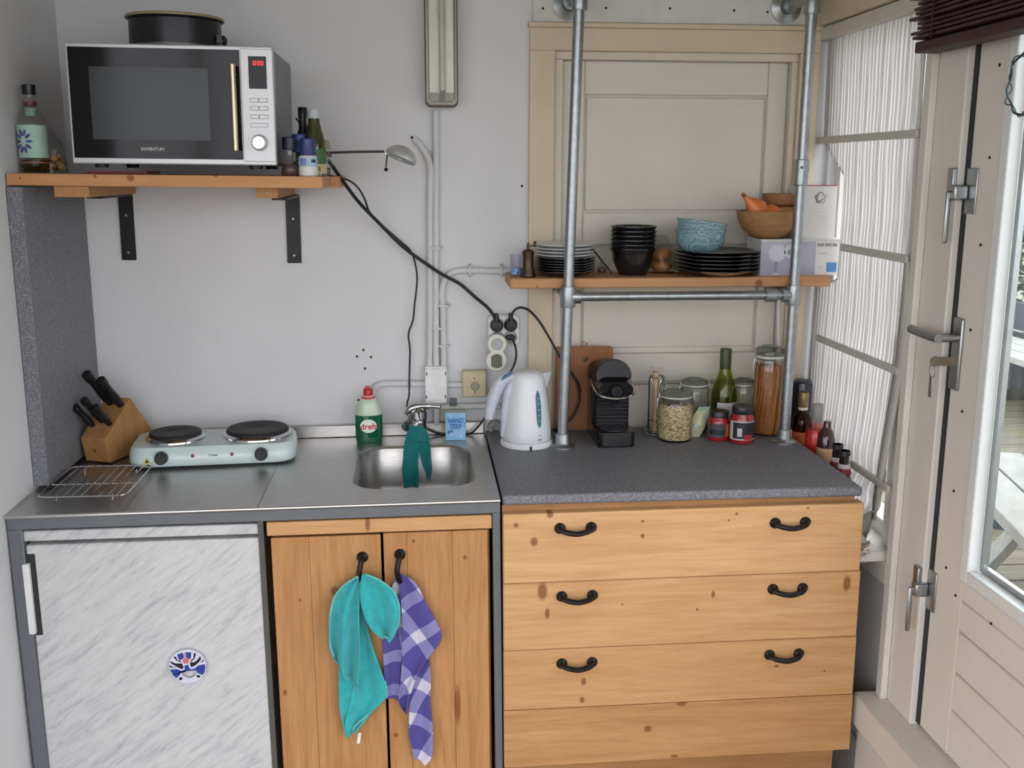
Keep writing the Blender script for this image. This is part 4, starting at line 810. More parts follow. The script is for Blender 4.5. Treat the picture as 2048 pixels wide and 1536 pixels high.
# fluorescent fitting
fl = thing('tube_light', 'long vertical fluorescent wall light with clear cover and dark seal', 'light', (0.9482,-0.03,1.7741))
fx0_, fx1_ = 0.907, 0.99; fz0 = 1.7711; fz1 = fz0+.66; fxm = (fx0_+fx1_)/2; fw_ = fx1_-fx0_
def vring(w, y, za, zb2, r): return [(x, y, z) for x, z in rrect(w, zb2-za, r, 6, fxm, (za+zb2)/2)]
obj('housing', MB().loft([vring(fw_*.9, -.002, fz0+.006, fz1-.006, .012), vring(fw_*.96, -.03, fz0+.002, fz1-.002, .013), vring(fw_*.96, -.044, fz0+.002, fz1-.002, .013)]), mat('housing_beige', '#a8a296', .5), fl, world=True)
obj('seal', MB().loft([vring(fw_, -.044, fz0, fz1, .014), vring(fw_*1.0, -.052, fz0, fz1, .014)]), mat('seal_dark', '#3e3a36', .6), fl, world=True)
obj('cover_frame', MB().loft([vring(fw_*.95, -.05, fz0+.003, fz1-.003, .013), vring(fw_*.93, -.062, fz0+.005, fz1-.005, .012), vring(fw_*.78, -.062, fz0+.012, fz1-.012, .008), vring(fw_*.78, -.053, fz0+.012, fz1-.012, .008)], cap=False), mat('frame_grey_beige', '#a8a294', .4), fl, world=True)
obj('reflector', MB().box(fxm-fw_*.37, fxm+fw_*.37, -.058, -.052, fz0+.035, fz1-.03), mat('reflector_white', '#e2e1da', .5), fl, world=True)
obj('tube', MB().tube([(fxm+.002, -.064, fz0+.038), (fxm+.002, -.064, fz1-.03)], .008, 14), mat('tube_glass', '#b9b9b2', .3), fl, world=True)
obj('lamp_holder', MB().box(fxm-fw_*.37, fxm+fw_*.37, -.06, -.05, fz0+.014, fz0+.034), mat('holder_grey', '#8f8a80', .5), fl, world=True); obj('socket_end', MB().box(fxm-.004, fxm+.008, -.072, -.056, fz0+.016, fz0+.04), mat('socket_brown', '#6e645a', .5), fl, world=True)
obj('cover', MB().loft([vring(fw_*.93, -.062, fz0+.005, fz1-.005, .012), vring(fw_*.88, -.078, fz0+.009, fz1-.009, .011)]), glass('cover_clear', '#fafaf8', 1.3, .15), fl, world=True)
# conduits
def pipe(label, pts, r=.0085, y=-.011, clips=()):
    t = thing('conduit_pipe', label, 'conduit', pts[0]); obj('pipe', MB().tube(spline(pts, 6), r, 12), WPIPE, t, world=True)
    for p in clips: obj('clip', MB().tube([(p[0]-r*1.9, -.002, p[2]), (p[0]-r*1.2, -.012-r, p[2]), (p[0]+r*1.2, -.012-r, p[2]), (p[0]+r*1.9, -.002, p[2])], .0035, 6), WPIPE, t, world=True)
    return t
pipe('white painted conduit running straight down from the tube light', [(0.933,-0.011,1.7638),(0.9326,-0.011,1.6274),(0.9303,-0.011,1.4463),(0.9281,-0.011,1.2736),(0.9257,-0.011,1.0827)], clips=[(0.93,0,1.4126),(0.93,0,1.1975)])
pipe('white painted conduit curving in from upper left beside the silver lamp', [(0.8766,-0.011,1.6957),(0.8981,-0.011,1.6705),(0.9133,-0.011,1.6426),(0.918,-0.011,1.6082),(0.9157,-0.011,1.5375),(0.9139,-0.011,1.4069),(0.9117,-0.011,1.2468),(0.9081,-0.011,1.0829)])
pipe('white painted conduit bending from the junction box towards the right shelf', [(0.9474,-0.011,1.0823),(0.947,-0.011,1.1649),(0.9465,-0.011,1.2465),(0.9444,-0.011,1.2936),(0.9528,-0.011,1.3271),(0.973,-0.011,1.3469),(1.0063,-0.011,1.3521),(1.0732,-0.011,1.3503),(1.1539,-0.011,1.3485)], clips=[(0.9482,0,1.2586),(0.947,0,1.1494)])
for k, p in enumerate([(1.0197,-0.01,1.3519),(1.1042,-0.01,1.3514)]): obj('clip', MB().tube([(p[0], -.002, p[2]-.016), (p[0], -.02, p[2]-.01), (p[0], -.02, p[2]+.01), (p[0], -.002, p[2]+.016)], .003, 6), WPIPE, bpy.data.objects['conduit_pipe.002'], world=True)
pipe('white painted conduit arching left from the junction box above the dish soap', [(0.8981,-0.012,1.0445),(0.8278,-0.012,1.0469),(0.7806,-0.012,1.0463),(0.7629,-0.012,1.0383),(0.7558,-0.012,1.0218),(0.7526,-0.012,1.0023)])
pipe('short white conduit between the junction box and the beige outlet', [(0.9524,-0.012,1.0408),(0.9769,-0.012,1.0404),(1.0014,-0.012,1.04)], .008)
pipe('white conduit curving from tap corner along the wall behind soap bottle', [(0.8568,-0.012,0.9304),(0.8614,-0.012,0.9613),(0.878,-0.012,0.975),(0.908,-0.012,0.9801),(0.9244,-0.012,0.9798),(0.99,-0.012,0.98),(1.0449,-0.012,0.9805),(1.1,-0.012,0.9795)], .009)
pipe('short white conduit dropping from the junction box behind the hand soap', [(0.9259,-0.014,0.9942),(0.9255,-0.014,0.9577),(0.9251,-0.014,0.9296)], .009)
jb = thing('junction_box', 'white rectangular junction box on the wall above the tap', 'box', (0.9231,-0.02,0.9928))
obj('base', MB().box(0.8966, 0.9533, -.03, -.002, 0.9951, 1.096), WHITE, jb, world=True, bev=.002)
obj('lid', MB().box(0.8953, 0.9546, -.036, -.03, 0.9946, 1.0899), WHITE, jb, world=True, bev=.002)
for p in [(0.8998,-0.036,1.0769),(0.9508,-0.036,1.0775),(0.8988,-0.036,1.0135),(0.9501,-0.036,1.014)]: obj('lid_notch', MB().box(p[0]-.0012, p[0]+.0012, -.0372, -.0355, p[2]-.004, p[2]+.004), hm, jb, world=True)
bo = thing('cable_outlet', 'square beige cable outlet plate right of the junction box', 'outlet', (1.0282,-0.02,1.0064))
obj('plate', MB().box(0.9966, 1.0618, -.03, -.002, 1.0086, 1.0821), CREAMPL, bo, world=True, bev=.004)
obj('knob', MB().lathe([(.0115, 0), (.0115, .003), (.009, .006), (.006, .006), (.006, .004), (.0005, .004)], *(1.0305,-0.03,1.0406), 24, axis='y'), mat('outlet_grey', '#a39d8e', .5), bo, world=True)
for p in [(1.0293,-0.03,1.0614),(1.0305,-0.03,1.0239)]: obj('screw', MB().lathe([(.002, 0), (.002, .001)], *p, 8, axis='y'), hm, bo, world=True)
# socket plate with plugs
sk = thing('wall_socket', 'white double-row wall socket plate with black plugs in it', 'socket', (1.1089,-0.02,1.1507))
sx0_, sx1_, sz0_, sz1_ = 1.0662, 1.15, 1.1524, 1.234
obj('plate', MB().prism(rrect(sx1_-sx0_, sz1_-sz0_, .012, 6, (sx0_+sx1_)/2, (sz0_+sz1_)/2), -.034, -.002), WHITE, sk, world=True, bev=.003)
for p in [(1.0889,-0.034,1.2077),(1.1266,-0.034,1.2087),(1.0916,-0.034,1.1724),(1.1267,-0.034,1.1747)]: obj('socket_hole', MB().lathe([(.0185, 0), (.0185, .002), (.0165, .002), (.0165, .0005)], *p, 24, axis='y'), mat('socket_grey', '#9a9b9d', .5), sk, world=True)
dv = thing('doorbell_unit', 'cream figure-eight plug-in unit with speaker grille hanging from the socket', 'doorbell', (1.0883,-0.06,1.0829))
zc1, zc2 = Vector((1.0879,-0.065,1.1613)), Vector((1.0866,-0.065,1.1152)); r1 = 0.0266
def fig8():
    pts = []
    for a in range(-50, 231, 10): pts.append((zc1.x+r1*cos(radians(a)), zc1.z+r1*sin(radians(a))))
    for a in range(132, 411, 9): pts.append((zc2.x+r1*1.08*cos(radians(a)), zc2.z+r1*1.08*sin(radians(a))))
    return pts
CRM = mat('cream_white_plastic', '#d8d6ca', .4)
obj('case', MB().prism(fig8(), -.068, -.036), CRM, dv, world=True, bev=.004)
obj('disc', MB().lathe([(r1*.62, 0), (r1*.6, .002), (.0005, .002)], zc1.x, -.068, zc1.z, 28, axis='y'), mat('disc_grey', '#a3a6a8', .4), dv, world=True)
for i in range(-5, 6):
    x = zc2.x+i*.0027; h = math.sqrt(max(0, (r1*.72)**2-(x-zc2.x)**2)); obj('grille_slot', MB().box(x-.0008, x+.0008, -.0692, -.067, zc2.z-h, zc2.z+h), hm, dv, world=True)
# cables with plugs
def plugm(p):
    return MB().lathe([(.0165, 0), (.0175, .004), (.0165, .02), (.013, .026), (.004, .027)], p[0], p[1], p[2], 20, axis='y').tube([(p[0], p[1]-.018, p[2]+.008), (p[0]-.001, p[1]-.018, p[2]+.022), (p[0]-.003, p[1]-.018, p[2]+.034)], [.0075, .0065, .0045], 10)
c1 = thing('power_cable', 'thick black cable running from the microwave down to the left plug', 'cable', (1.0877,-0.05,1.2101))
obj('plug', plugm((1.0887,-0.036,1.208)), RUBBER, c1, world=True)
obj('cord', MB().tube(spline([(0.6586,-0.17,1.6474),(0.6765,-0.19,1.6283),(0.7058,-0.15,1.5803),(0.7389,-0.11,1.5316),(0.7854,-0.05,1.4773),(0.8355,-0.03,1.4243),(0.8742,-0.03,1.3928),(0.9393,-0.03,1.3477),(0.9918,-0.035,1.3187),(1.0312,-0.04,1.2843),(1.0638,-0.05,1.2573),(1.0811,-0.05,1.2344),(1.0864,-0.05,1.2169)], 6), .0046, 10), RUBBER, c1, world=True)
c2 = thing('lamp_cable', 'thin black lamp cable wound around the thick one and hanging down to the tap', 'cable', (0.8505,-0.03,0.949))
obj('cord', MB().tube(spline([(0.6663,-0.22,1.6023),(0.693,-0.2,1.5964),(0.7195,-0.17,1.5878),(0.7386,-0.13,1.5678),(0.7511,-0.1,1.54),(0.7583,-0.08,1.5143),(0.7754,-0.05,1.4876),(0.8039,-0.035,1.4611),(0.8355,-0.024,1.4317),(0.8638,-0.024,1.4042),(0.8762,-0.02,1.3616),(0.8782,-0.02,1.3218),(0.8706,-0.02,1.2618),(0.8659,-0.02,1.2215),(0.8533,-0.02,1.1838),(0.8565,-0.02,1.1402),(0.8542,-0.02,1.0854),(0.8518,-0.03,1.0185),(0.846,-0.04,0.9932),(0.8538,-0.07,0.9614)], 5), .0024, 8), RUBBER, c2, world=True)
c3 = thing('power_cable', 'black coffee machine cable arching right from the upper right plug', 'cable', (1.1252,-0.05,1.2111))
obj('plug', plugm((1.1264,-0.036,1.209)), RUBBER, c3, world=True)
obj('cord', MB().tube(spline([(1.1261,-0.055,1.2266),(1.1314,-0.055,1.2453),(1.1447,-0.055,1.2559),(1.1607,-0.055,1.2557),(1.1795,-0.055,1.2448),(1.2039,-0.055,1.2164),(1.2312,-0.055,1.1714),(1.2519,-0.055,1.1344),(1.2727,-0.055,1.0999),(1.2894,-0.055,1.079),(1.3076,-0.055,1.0511),(1.315,-0.055,1.0162),(1.3086,-0.055,0.9815),(1.2912,-0.055,0.9495),(1.2585,-0.055,0.9248),(1.2391,-0.035,0.906)], 5), .0032, 8), RUBBER, c3, world=True)
c4 = thing('kettle_cable', 'black kettle cable with flat plug looping down behind the kettle and hand soap', 'cable', (1.1253,-0.05,1.1773))
obj('plug', MB().lathe([(.013, 0), (.014, .006), (.012, .014), (.003, .016)], *(1.1265,-0.036,1.175), 18, sy=.55, axis='y'), RUBBER, c4, world=True)
obj('cord', MB().tube(spline([(1.1293,-0.05,1.1745),(1.1388,-0.05,1.1486),(1.1402,-0.05,1.1213),(1.1322,-0.05,1.0941),(1.1174,-0.05,1.0709),(1.099,-0.06,1.0457),(1.0835,-0.05,1.0107),(1.0631,-0.05,0.9708),(1.0453,-0.05,0.9418),(1.0267,-0.04,0.9172),(1.0091,-0.035,0.9078),(0.9682,-0.03,0.9003),(0.9341,-0.03,0.908),(0.9097,-0.03,0.917),(0.8935,-0.03,0.9257)], 5), .0028, 8), RUBBER, c4, world=True)
# grey round waste connection by the kettle
rc = thing('drain_fitting', 'grey round pipe fitting against the wall behind the kettle', 'fitting', (1.0848,-0.03,0.9021))
obj('collar', MB().lathe([(.019, 0), (.021, .004), (.021, .02), (.017, .024), (.010, .024), (.009, .012), (.0005, .012)], *(1.0864,-0.008,0.9207), 28, axis='y'), mat('fitting_grey', '#8f9092', .5), rc, world=True)
obj('foot', MB().box(1.0676, 1.1035, -.03, -.004, .905, 0.9024), MATS['fitting_grey'], rc, world=True, bev=.003)

# ================================================================ DRAWER UNIT AND WORKTOP
ZW = .913
du = thing('drawer_unit', 'pine drawer unit with three wide drawers under the grey worktop', 'drawer unit', (1.47, -.3, .86), (0, radians(-.35), 0))
ux0, ux1 = 1.0609, 1.8831
CARC = wood('carcass_pine', '#b08458', '#946840', 'x')
obj('carcass', MB().box(ux0+.004, ux1-.02, -.575, -.03, .12, .872), CARC, du, world=True)
obj('top_rail', MB().box(ux0, ux1-.012, -.586, -.575, .845, .8885), CARC, du, world=True)
obj('plinth', MB().box(ux0+.004, ux1-.03, -.57, -.06, 0, .2), CARC, du, world=True)
def mid(a, b): return (a+b)/2
zr_ = [0.8754, 0.7106, 0.5459, 0.3956, 0.2518]
KW = {0: (((1.1302,-0.61,0.8074), .009, .011), ((1.09,-0.61,0.847), .006, .006), ((1.1654,-0.61,0.8693), .008, .008), ((1.3737,-0.61,0.8483), .004, .004), ((1.3746,-0.61,0.8142), .005, .006), ((1.5878,-0.61,0.86), .004, .004), ((1.7516,-0.61,0.8686), .004, .003), ((1.5701,-0.61,0.8452), .003, .003)),
      1: (((1.1503,-0.61,0.6871), .012, .022), ((1.1621,-0.61,0.6337), .006, .014), ((1.5434,-0.61,0.6661), .005, .009), ((1.8582,-0.61,0.6821), .010, .02), ((1.3333,-0.61,0.6493), .003, .003), ((1.5075,-0.61,0.6308), .003, .004)),
      2: (((1.2482,-0.61,0.4606), .007, .010), ((1.2455,-0.61,0.4144), .006, .009), ((1.8205,-0.61,0.4624), .003, .003), ((1.7039,-0.61,0.48), .006, .004)),
      3: (((1.4026,-0.61,0.3332), .010, .009), ((1.4813,-0.61,0.3947), .014, .008), ((1.8738,-0.61,0.2525), .006, .004), ((1.4682,-0.61,0.2589), .010, .005))}
cols = [('#dab080', '#c49564'), ('#d4aa7a', '#be8f5e'), ('#cfa473', '#b78858'), ('#c89c6a', '#ab7c4c')]
WM = [wood('drawer_pine_%d' % i, cols[i][0], cols[i][1], 'x', .9, KW[i], off=(3.1*i, 1.7*i, 2.3*i), contrast=1.25) for i in range(4)]
RE = [1.8838, 1.889, 1.8921, 1.893]
first_h = None
for i in range(3):
    yf_ = [-.612, -.607, -.603][i]
    fr_ = obj('drawer', MB().box(ux0+.03, ux1-.05, -.577, -.576, zr_[i+1]+.01, zr_[i]-.012), CARC, du, world=True)
    bo_ = obj('front_board', MB().box(ux0, RE[i], yf_, -.578, zr_[i+1]+.0012, zr_[i]-.001), WM[i], fr_, bev=.003); bo_.location = tuple(-Vector(du.location))
    if i == 2:
        b2 = obj('front_board', MB().box(ux0, RE[3], yf_+.0006, -.578, zr_[4], zr_[3]+.0003), WM[3], fr_, bev=.0015); b2.location = tuple(-Vector(du.location))
    for hp in ((((1.2225,-0.612,0.8393), (1.7123,-0.612,0.8348)), ((1.228,-0.607,0.6759), (1.7165,-0.607,0.6734)), ((1.2299,-0.603,0.5101), (1.7179,-0.603,0.5087)))[i]):
        if first_h is None: first_h = obj('handle', handle_mesh(.092), IRON, fr_); h = first_h
        else: h = first_h.copy(); COL.objects.link(h); h.parent = fr_
        h.location = Vector((hp[0], yf_, hp[2]))-Vector(du.location)
wt = single('worktop', MB().box(1.061, 1.881, -.604, -.012, ZW-.023, ZW), LAM, 'grey speckled laminate worktop over the pine drawer unit', 'worktop', bev=.006, bseg=3)
# ================================================================ PIPE FRAME AND SHELF
GALV = mat('galvanised_steel', '#9ea4a8', .35, .9, var=.12, nscale=60)
pf = thing('pipe_rack', 'galvanised pipe shelf frame with two uprights bolted to worktop and wall', 'pipe frame', (1.55, -.205, ZW))
YP = -.205; RP = .0135
LB, LT = Vector((1.247, YP, ZW)), Vector((1.275, YP, 2.03)); RB, RT = Vector((1.838, YP, ZW)), Vector((1.845, YP, 2.03))
for (a, e) in ((LB, LT), (RB, RT)):
    obj('upright', MB().tube([tuple(a+Vector((0,0,.004))), tuple(e)], RP, 20), GALV, pf, world=True)
    obj('floor_flange', MB().lathe([(.0335, 0), (.0335, .004), (.022, .008), (.019, .012), (.018, .034), (.0165, .036)], a.x, a.y, a.z, 28), GALV, pf, world=True)
    obj('elbow', MB().lathe([(.0185, -.03), (.0195, -.026), (.0195, .02), (.0175, .024)], e.x, e.y, e.z-.012, 24).tube([(e.x, YP, e.z), (e.x, YP+.04, e.z)], .0185, 18), GALV, pf, world=True)
    obj('wall_arm', MB().tube([(e.x, YP, e.z), (e.x, -.02, e.z)], RP, 18), GALV, pf, world=True)
    obj('wall_flange', MB().lathe([(.04, 0), (.04, .005), (.026, .011), (.02, .016), (.019, .04)], e.x, -.017, e.z, 28, axis='y'), GALV, pf, world=True)
def on(a, e, z): t = (z-a.z)/(e.z-a.z); return a+(e-a)*t
ZT_ = 1.303
tl, tr_ = on(LB, LT, ZT_), on(RB, RT, ZT_)
for p in (tl, tr_):
    obj('tee', MB().lathe([(.0185, -.026), (.0195, -.022), (.0195, .022), (.0185, .026)], p.x, p.y, p.z, 24).tube([(p.x, YP, p.z), (p.x+(.032 if p is tl else -.032), YP, p.z)], .0175, 16).tube([(p.x, YP, p.z), (p.x, YP+.035, p.z)], .0175, 16), GALV, pf, world=True)
    obj('shelf_arm', MB().tube([(p.x, YP, p.z), (p.x, -.004, p.z)], RP*.9, 16), GALV, pf, world=True)
obj('cross_pipe', MB().tube([(tl.x, YP, ZT_), (tr_.x, YP, ZT_)], RP*.85, 18), GALV, pf, world=True)
obj('pipe_joint', MB().tube([(tr_.x-.075, YP, ZT_), (tr_.x-.045, YP, ZT_)], .017, 18), GALV, pf, world=True)
cpz = 1.6107; cq = on(RB, RT, cpz)
obj('coupling', MB().lathe([(.0165, -.032), (.019, -.03), (.019, .03), (.0165, .032)], cq.x, cq.y, cq.z, 24), GALV, pf, world=True)
obj('set_screw', MB().lathe([(.004, 0), (.003, .003)], cq.x-.006, cq.y-.018, cq.z+.012, 10, axis='y'), SCREWM, pf, world=True)
pipe('thin grey conduit running up the wall behind the right shelf post', [(1.8767,-0.012,1.1258),(1.872,-0.012,1.2102),(1.8691,-0.012,1.2865)], .005)
S2W = wood('right_shelf_pine', '#c6986c', '#ad7c54', 'x', 1.0, (((1.7532,-0.19,1.3314), .012, .011), ((1.1812,-0.19,1.3278), .003, .003)), off=(1, 5, 2))
Z2 = 1.348
s2 = thing('pipe_shelf_plank', 'single pine shelf plank resting on the galvanised pipe frame', 'shelf', (1.53, -.1, Z2-.028))
obj('plank', MB().box(1.112, 1.944, -.189, -.026, Z2-.026, Z2), S2W, s2, world=True, bev=.004)
# ================================================================ ON THE RIGHT SHELF
def lathed(name, label, cat, loc, prof, m, seg=36, group=None, rot=None):
    t = single(name, MB().lathe(prof, seg=seg), m, label, cat, group); t.location = loc
    if rot: t.rotation_euler = rot
    return t
k2 = 0.0013
WCER = mat('white_ceramic', '#c9ccd0', .2, coat=.3); BCER = mat('black_stoneware', '#141519', .16, var=.15, coat=.4)
def plate(R, h=.012): return [(R*.55, 0), (R*.6, .001), (R*.9, h*.7), (R, h), (R*1.0, h+.002), (R*.88, h*.8), (R*.6, .004), (.0005, .0035)]
ords = ['lowest', 'second', 'third', 'fourth', 'fifth', 'sixth', 'topmost']
px_ = 1.2609; z = Z2
for i in range(6):
    lathed('dinner_plate', '%s of the small black plates under the white plates on right shelf' % ['lowest', 'second lowest', 'third lowest', 'third from top', 'second from top', 'uppermost'][i], 'plate', (px_, -.105, z), plate(62*k2), BCER, group='small black plates on the right shelf'); z += .0068
z += .001
for i in range(4):
    o = lathed('dinner_plate', '%s of the four white plates stacked on the small black plates' % ['lowest', 'second lowest', 'second highest', 'topmost'][i], 'plate', (px_-.001, -.105, z), plate(59*k2), WCER, group='white plates on the right shelf'); z += .0085
# right plates
px2 = 1.6592; z = Z2
for i in range(6):
    lathed('dinner_plate', '%s of the six large black plates under the teal bowls' % ['lowest', 'second lowest', 'third lowest', 'third highest', 'second highest', 'topmost'][i], 'plate', (px2, -.118, z), plate(86*k2, .014), BCER, group='large black plates on the right shelf'); z += .0098
ZP = z+.003
# black bowls
def bowl(R, H, t=.003, foot=.45, mid=.94): return [(R*foot, 0), (R*foot, .002), (R*.75*mid/.94, H*.18), (R*mid, H*.5), (R*(1+mid)/2-.0008, H*.8), (R*.985, H*.9), (R*1.015, H*.95), (R*1.015, H), (R-t, H), (R*mid-t, H*.52), (R*.72*mid/.94, H*.24), (.0005, H*.12)]
pb = 1.4408; z = Z2
for i in range(6):
    lathed('cereal_bowl', '%s black bowl in the stack in the middle of the right shelf' % ['lowest', 'second lowest', 'third lowest', 'third highest', 'second highest', 'topmost'][i], 'bowl', (pb, -.105, z), bowl(46*k2, 54*k2 if i == 0 else .05, .003, .62, .87), BCER, group='black bowls on the right shelf'); z += (54*k2-.05+.0105 if i == 0 else .0115)
# teal bowls with swirls
def tealmat():
    t = NT('teal_swirl_glaze'); p = t.pos(); v = t.n('TexVoronoi'); v.feature = 'F1'; t.l(p, v.inputs['Vector']); v.inputs['Scale'].default_value = 26
    w_ = t.math('SINE', t.math('MULTIPLY', v.outputs['Distance'], 34)); k = t.ramp(w_, [(.30, c('#6f9aa2')), (.75, c('#a9c4c6'))]); m2 = t.math('SINE', 0)
    t.col(t.ramp(t.math('ADD', t.math('MULTIPLY', w_, .5), .5), [(.5, c('#6d939c')), (.95, c('#98b4b8'))])); t.set(Roughness=.2, Coat_Weight=.3); return t.m
TEAL = tealmat(); pt_ = 1.6146
lathed('teal_bowl', 'lower of two teal swirl patterned bowls on the large black plates', 'bowl', (pt_, -.118, ZP-.0086), bowl(51*k2, 50*k2, .004, .5), TEAL)
lathed('teal_bowl', 'upper tilted teal swirl patterned bowl nested in the lower one', 'bowl', (pt_-.004, -.118, ZP+.0155), bowl(51*k2*.985, 48*k2, .004, .5), TEAL, rot=(0, radians(7), 0))
# pepper mill
BRS = mat('aged_brass', '#4a3f30', .4, .8, var=.2)
pm = thing('pepper_mill', 'small aged brass pepper mill with crank at left end of right shelf', 'pepper mill', (1.1612, -.15, Z2)); kp = 0.0013
obj('body', MB().lathe(K([(14,0),(15,2),(13,12),(11,20),(10.5,40),(11.5,44),(11.5,50),(8,53),(4,54)], kp), seg=28), BRS, pm)
obj('stem', MB().lathe(K([(3,53),(3.2,60),(2.2,66),(1,67)], kp), seg=12), BRS, pm)
obj('crank', MB().tube([(0, 0, 60*kp), (.012, -.004, 61*kp), (.016, -.006, 62*kp)], .0013, 8), BRS, pm); obj('crank_knob', MB().lathe(K([(1,0),(3,3),(2.5,7),(3,10),(1,11)], kp), .0165, -.006, 59*kp, 12), BRS, pm)
cu = thing('plastic_cup', 'small clear plastic cup with blue print at the left end of right shelf', 'cup', (1.1341, -.11, Z2))
obj('cup', MB().lathe(K([(10,0),(10.5,1),(12,42),(11.5,42),(10,2),(.2,1.5)], kp), seg=24), glass('cup_film', '#f4f5fa', 1.3, .1), cu); obj('print', arc_patch(10.6*kp, 12*kp, -60, 60, 3*kp), mat('print_light_blue', '#8ab4e0', .5), cu)
for a_, z_ in ((-35, 8), (10, 4), (40, 10)): obj('print_mark', arc_patch(10.8*kp, 5*kp, a_-8, a_+12, z_*kp, 6), mat('print_mid_blue', '#2f6fc0', .5), cu)
# stick and small packet
a_, e_ = Vector((1.3289,-0.06,1.4259)), Vector((1.3865,-0.105,1.3444)); e_.z = Z2+.003
single('chopstick', MB().tube([tuple(a_), tuple(a_.lerp(e_, .12)), tuple(e_)], [.0042, .0026, .0022], 8), BLACK, 'black cooking stick leaning between plates and black bowls', 'stick')
pk = thing('spice_packet', 'small clear packet with reddish contents behind the black stick', 'packet', (1.3698, -.045, Z2)); obj('film', bagf(.016, .012, .03, 4), BAGM, pk); obj('contents', MB().lathe([(.009, 0), (.012, .004), (.009, .012), (.0005, .015)], seg=12), mat('packet_red', '#7a4a44', .7), pk)
# bread rolls in a bag
bb_ = thing('bread_bag', 'clear bag with two brown bread rolls between black bowls and plates', 'bag', (1.5221+.006, -.055, Z2)); BUN = mat('bread_crust', '#a8713f', .5, var=.2, nscale=50)
for i, (zc_, rr) in enumerate(((.018, .030), (.049, .026))): obj('bread_roll', MB().lathe([(.0005, -.8), (.6, -.7), (.95, -.3), (1, .1), (.8, .55), (.4, .8), (.0005, .85)], seg=20), BUN, bb_, loc=(0, 0, zc_)); bb_.children[-1].scale = (rr, rr, .02)
obj('film', bagf(.036, .034, .1, 6), BAGM, bb_)
# boxes
YB_ = -.155
gb_ = thing('glassware_box', 'white glassware box lettered BAR SPECIAL at the right end of the shelf', 'box', (1.8733, YB_+.05, Z2))
bx0, bx1, bz0, bz1 = 1.7653, 1.9791, Z2, 1.4382
CARD = mat('white_card', '#d2d1cf', .6, var=.02)
obj('carton', MB().box(bx0, bx1, YB_, -.035, bz0, bz1), CARD, gb_, world=True, bev=.001)
obj('lid_flap', MB().box(bx0-.002, bx1+.002, YB_-.002, -.033, bz1, bz1+.003), CARD, gb_, world=True)
def photo():
    t = NT('box_photo'); t.col(t.ramp(t.noise(t.pos(), 9, 1), [(.35, c('#9fa0b4')), (.7, c('#b9bac8'))])); t.set(Roughness=.5); return t.m
obj('picture', MB().box(bx0+.001, 1.9116, YB_-.0008, YB_+.001, bz0+.002, bz1-.003), photo(), gb_, world=True)
GP = mat('printed_glass_light', '#ccd0da', .5); GD = mat('printed_glass_shade', '#8e90a0', .5)
gx, gz = 1.8075, 1.3455
kq = 0.0013
def gl2(pts, m, d): obj('glass_print', MB().prism([(gx+x*kq, gz+z_*kq) for x, z_ in pts], YB_-d, YB_-.0007), m, gb_, world=True, smooth=False)
gl2([(-14,3),(12,3),(2,6),(2,28),(16,36),(18,48),(12,62),(-10,62),(-17,50),(-14,36),(-2,28),(-2,6)], GP, .0012); gl2([(-2,8),(2,8),(3,30),(-4,30)], GD, .0015)
gl2([(30+15*cos(t), 50+14*sin(t)) for t in [i*2*pi/18 for i in range(18)]], GP, .0012); gl2([(29+7*cos(t), 48+6*sin(t)) for t in [i*2*pi/14 for i in range(14)]], GD, .0015)
PB = mat('print_grey', '#4a4b50', .6)
text('lettering', 'BAR SPECIAL', .0118, PB, gb_, tuple(Vector((1.9425, YB_-.0006, 1.4265))-Vector(gb_.location)), sx=.82)
obj('blue_square', MB().box(1.9427, 1.9697, YB_-.001, YB_+.001, 1.3563, 1.3811), mat('label_blue', '#4f86c2', .5), gb_, world=True)
for (u_, v_, l_) in ((1.919, 1.4046, .024), (1.9212, 1.3695, .010)): obj('print_line', MB().box(u_, u_+l_, YB_-.0008, YB_, v_-.0006, v_+.0006), mat('print_pale', '#9a9a9a', .6), gb_, world=True)
wb2 = thing('white_gift_box', 'tall white carton with a small sketch standing on the glassware box', 'box', (1.9247, -.09, bz1+.003))
wx0_, wx1_, wz1_ = 1.8735, 1.9628, 1.5779
obj('carton', MB().box(wx0_, wx1_, -.145, -.045, bz1+.003, wz1_), CARD, wb2, world=True, bev=.001)
obj('red_edge', MB().box(wx0_+.006, wx1_-.001, -.1456, -.12, wz1_-.0012, wz1_+.0008), mat('red_line', '#a23a3c', .5), wb2, world=True)
sx_, sz_ = 1.9202, 1.5475
r = random.Random(11)
for i in range(7):
    a0 = r.uniform(0, 6); pts = [(sx_+.017*cos(a0+t*.5)*(1-.12*t)+r.uniform(-.004,.004), -.1455, sz_+.015*sin(a0+t*.6)*(1-.08*t)) for t in range(6)]
    obj('sketch_stroke', MB().tube(spline(pts, 3), .0007, 5), mat('sketch_grey', '#7b777a', .7), wb2, world=True)
for v_ in ([(1.8849,-0.1455,1.5208),(1.8856,-0.1455,1.5106),(1.886,-0.1455,1.503),(1.8865,-0.1455,1.4953),(1.887,-0.1455,1.4876),(1.8875,-0.1455,1.4799),(1.888,-0.1455,1.4722),(1.8884,-0.1455,1.4645)]): obj('print_line', MB().box(v_[0], wx1_-.012 if v_[2] > 1.5183 else wx1_-.02, -.1456, -.145, v_[2]-.0004, v_[2]+.0004), mat('print_faint', '#bdbab6', .6), wb2, world=True)
